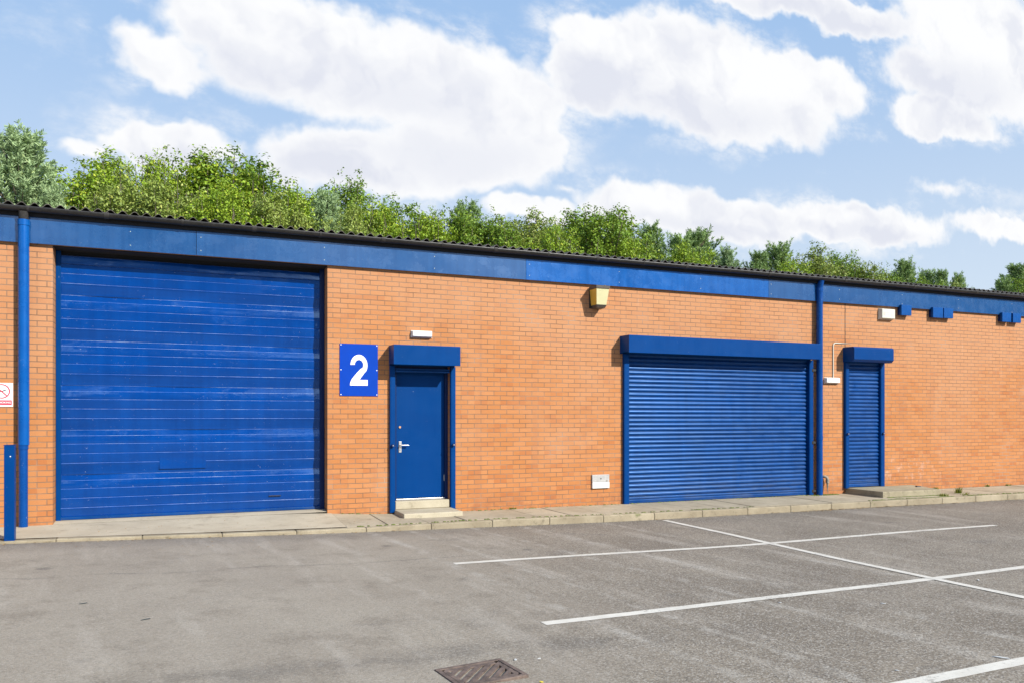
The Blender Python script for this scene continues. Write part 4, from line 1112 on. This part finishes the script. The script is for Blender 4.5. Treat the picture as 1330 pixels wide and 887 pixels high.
for cx0, cy0, rx, ry, st_ in CL:
    c = d2p(cx0, cy0); e = d2p(cx0+rx, cy0); u_ = d2p(cx0, cy0-ry)
    sx, sy = 1/abs(e[0]-c[0]), 1/abs(u_[1]-c[1])
    dlt = g.vmath('MULTIPLY_ADD', Pw, (sx, sy, 0), (-c[0]*sx, -c[1]*sy, 0))
    q_ = g.math('MULTIPLY_ADD', g.vmath('LENGTH', dlt), -st_, 1.50*st_)
    dens = q_ if dens is None else g.math('SMOOTH_MAX', dens, q_, .25)
fn = g.math('ADD', g.math('MULTIPLY', g.noise(P0, 7, 6, .62), .6), g.math('MULTIPLY', g.noise(P0, 24, 4, .6), .4))
dens = g.math('ADD', dens, g.math('MULTIPLY', g.math('SUBTRACT', fn, .5), .9))
wisp = g.noise(g.vmath('MULTIPLY', P0, (1., 1.8, 1.)), 4.5, 6, .66, noise_dimensions='2D')
front = g.math('MAXIMUM', g.ramp(dens, .26, .62), g.math('MULTIPLY', g.ramp(dens, -.35, .45), g.ramp(wisp, .46, .74, 0, .85)))
front = g.math('MAXIMUM', front, g.ramp(wisp, .56, .85, 0, .35))
# unseen clouds added behind the camera, to streak the garage door with reflections
zs = g.math('MAXIMUM', dz_, .03); PB = g.comb(g.math('DIVIDE', dx_, g.math('ADD', zs, .15)), g.math('DIVIDE', dy_, g.math('ADD', zs, .15)), 0.)
back = g.ramp(g.noise(PB, 1.1, 4, .6, noise_dimensions='2D'), .62, .72)
isf = g.ramp(dy_, .05, .30)
refl_band = g.math('MULTIPLY', g.math('MULTIPLY', g.ramp(dz_, .12, .18), g.ramp(dz_, .44, .34)), g.ramp(g.noise(dirv, 4.2, 5, .6), .50, .56))  # low cloud band added for the door's reflections
back = g.math('MAXIMUM', back, refl_band)
mask = g.math('ADD', g.math('MULTIPLY', front, isf), g.math('MULTIPLY', back, g.math('SUBTRACT', 1., isf)))
# cloud tone: white with slightly greyer thin bases
rA = g.noise(Pw, 6, 4, .58, noise_dimensions='2D'); rB = g.noise(g.vmath('ADD', Pw, (.022,.038,0.)), 6, 4, .58, noise_dimensions='2D')
relief = g.math('SUBTRACT', rB, rA)
shade = g.ramp(g.math('ADD', g.math('MULTIPLY', relief, 1.1), g.noise(g.vmath('ADD', P0, (0.,.03,0.)), 3.2, 4, .5)), .36, .74, 0, 1)
und = None
for cx0, cy0, rx, ry in ((590,200,150,45),(450,225,110,28),(520,120,120,45),(350,95,90,35),(900,150,170,32),(790,110,70,35),(1240,115,90,40),(1040,22,130,16),(900,300,130,18),(1120,302,90,14),(215,205,80,18)):
    c = d2p(cx0, cy0); e = d2p(cx0+rx, cy0); u_ = d2p(cx0, cy0-ry)
    kx_, ky_ = 1/abs(e[0]-c[0]), 1/abs(u_[1]-c[1]); dl = g.vmath('MULTIPLY_ADD', Pw, (kx_, ky_, 0), (-c[0]*kx_, -c[1]*ky_, 0))
    q_ = g.ramp(g.vmath('LENGTH', dl), 1.5, .2, 0, .62)
    und = q_ if und is None else g.math('MAXIMUM', und, q_)
shade = g.math('MINIMUM', 1., g.math('ADD', g.math('MULTIPLY', shade, .75), und))
ccol = g.mix(g.math('MULTIPLY', shade, g.ramp(dens, .30, .95)), (7.8,7.85,7.95), (6.1,6.3,7.0))
skc = sky.outputs[0]
# thin milky veil low in the sky
skc = g.mix(.85, skc, g.mix(g.ramp(dz_, .05, .50), (5.6,6.5,7.6), (3.1,4.75,7.3)))
ccol = g.mix(isf, (22.,22.,22.3), ccol)  # added rear clouds made far brighter, for their reflection
skc = g.mix(isf, (1.6,2.9,5.2), skc)  # sky behind the camera dimmed to lower the fill light
fin = g.mix(mask, skc, ccol)
bg = g.n('ShaderNodeBackground'); g.l(fin, bg.inputs[0]); bg.inputs[1].default_value = .09
ow = g.n('ShaderNodeOutputWorld'); g.l(bg.outputs[0], ow.inputs[0])
wd_.cycles.sampling_method = 'MANUAL'; wd_.cycles.sample_map_resolution = 512

SC.view_settings.view_transform = 'Standard'; SC.view_settings.look = 'None'; SC.view_settings.gamma = 1; SC.view_settings.use_curve_mapping = False
SC.view_settings.exposure = .5
SC.cycles.max_bounces = 4; SC.cycles.diffuse_bounces = 2; SC.cycles.glossy_bounces = 2; SC.cycles.transmission_bounces = 3
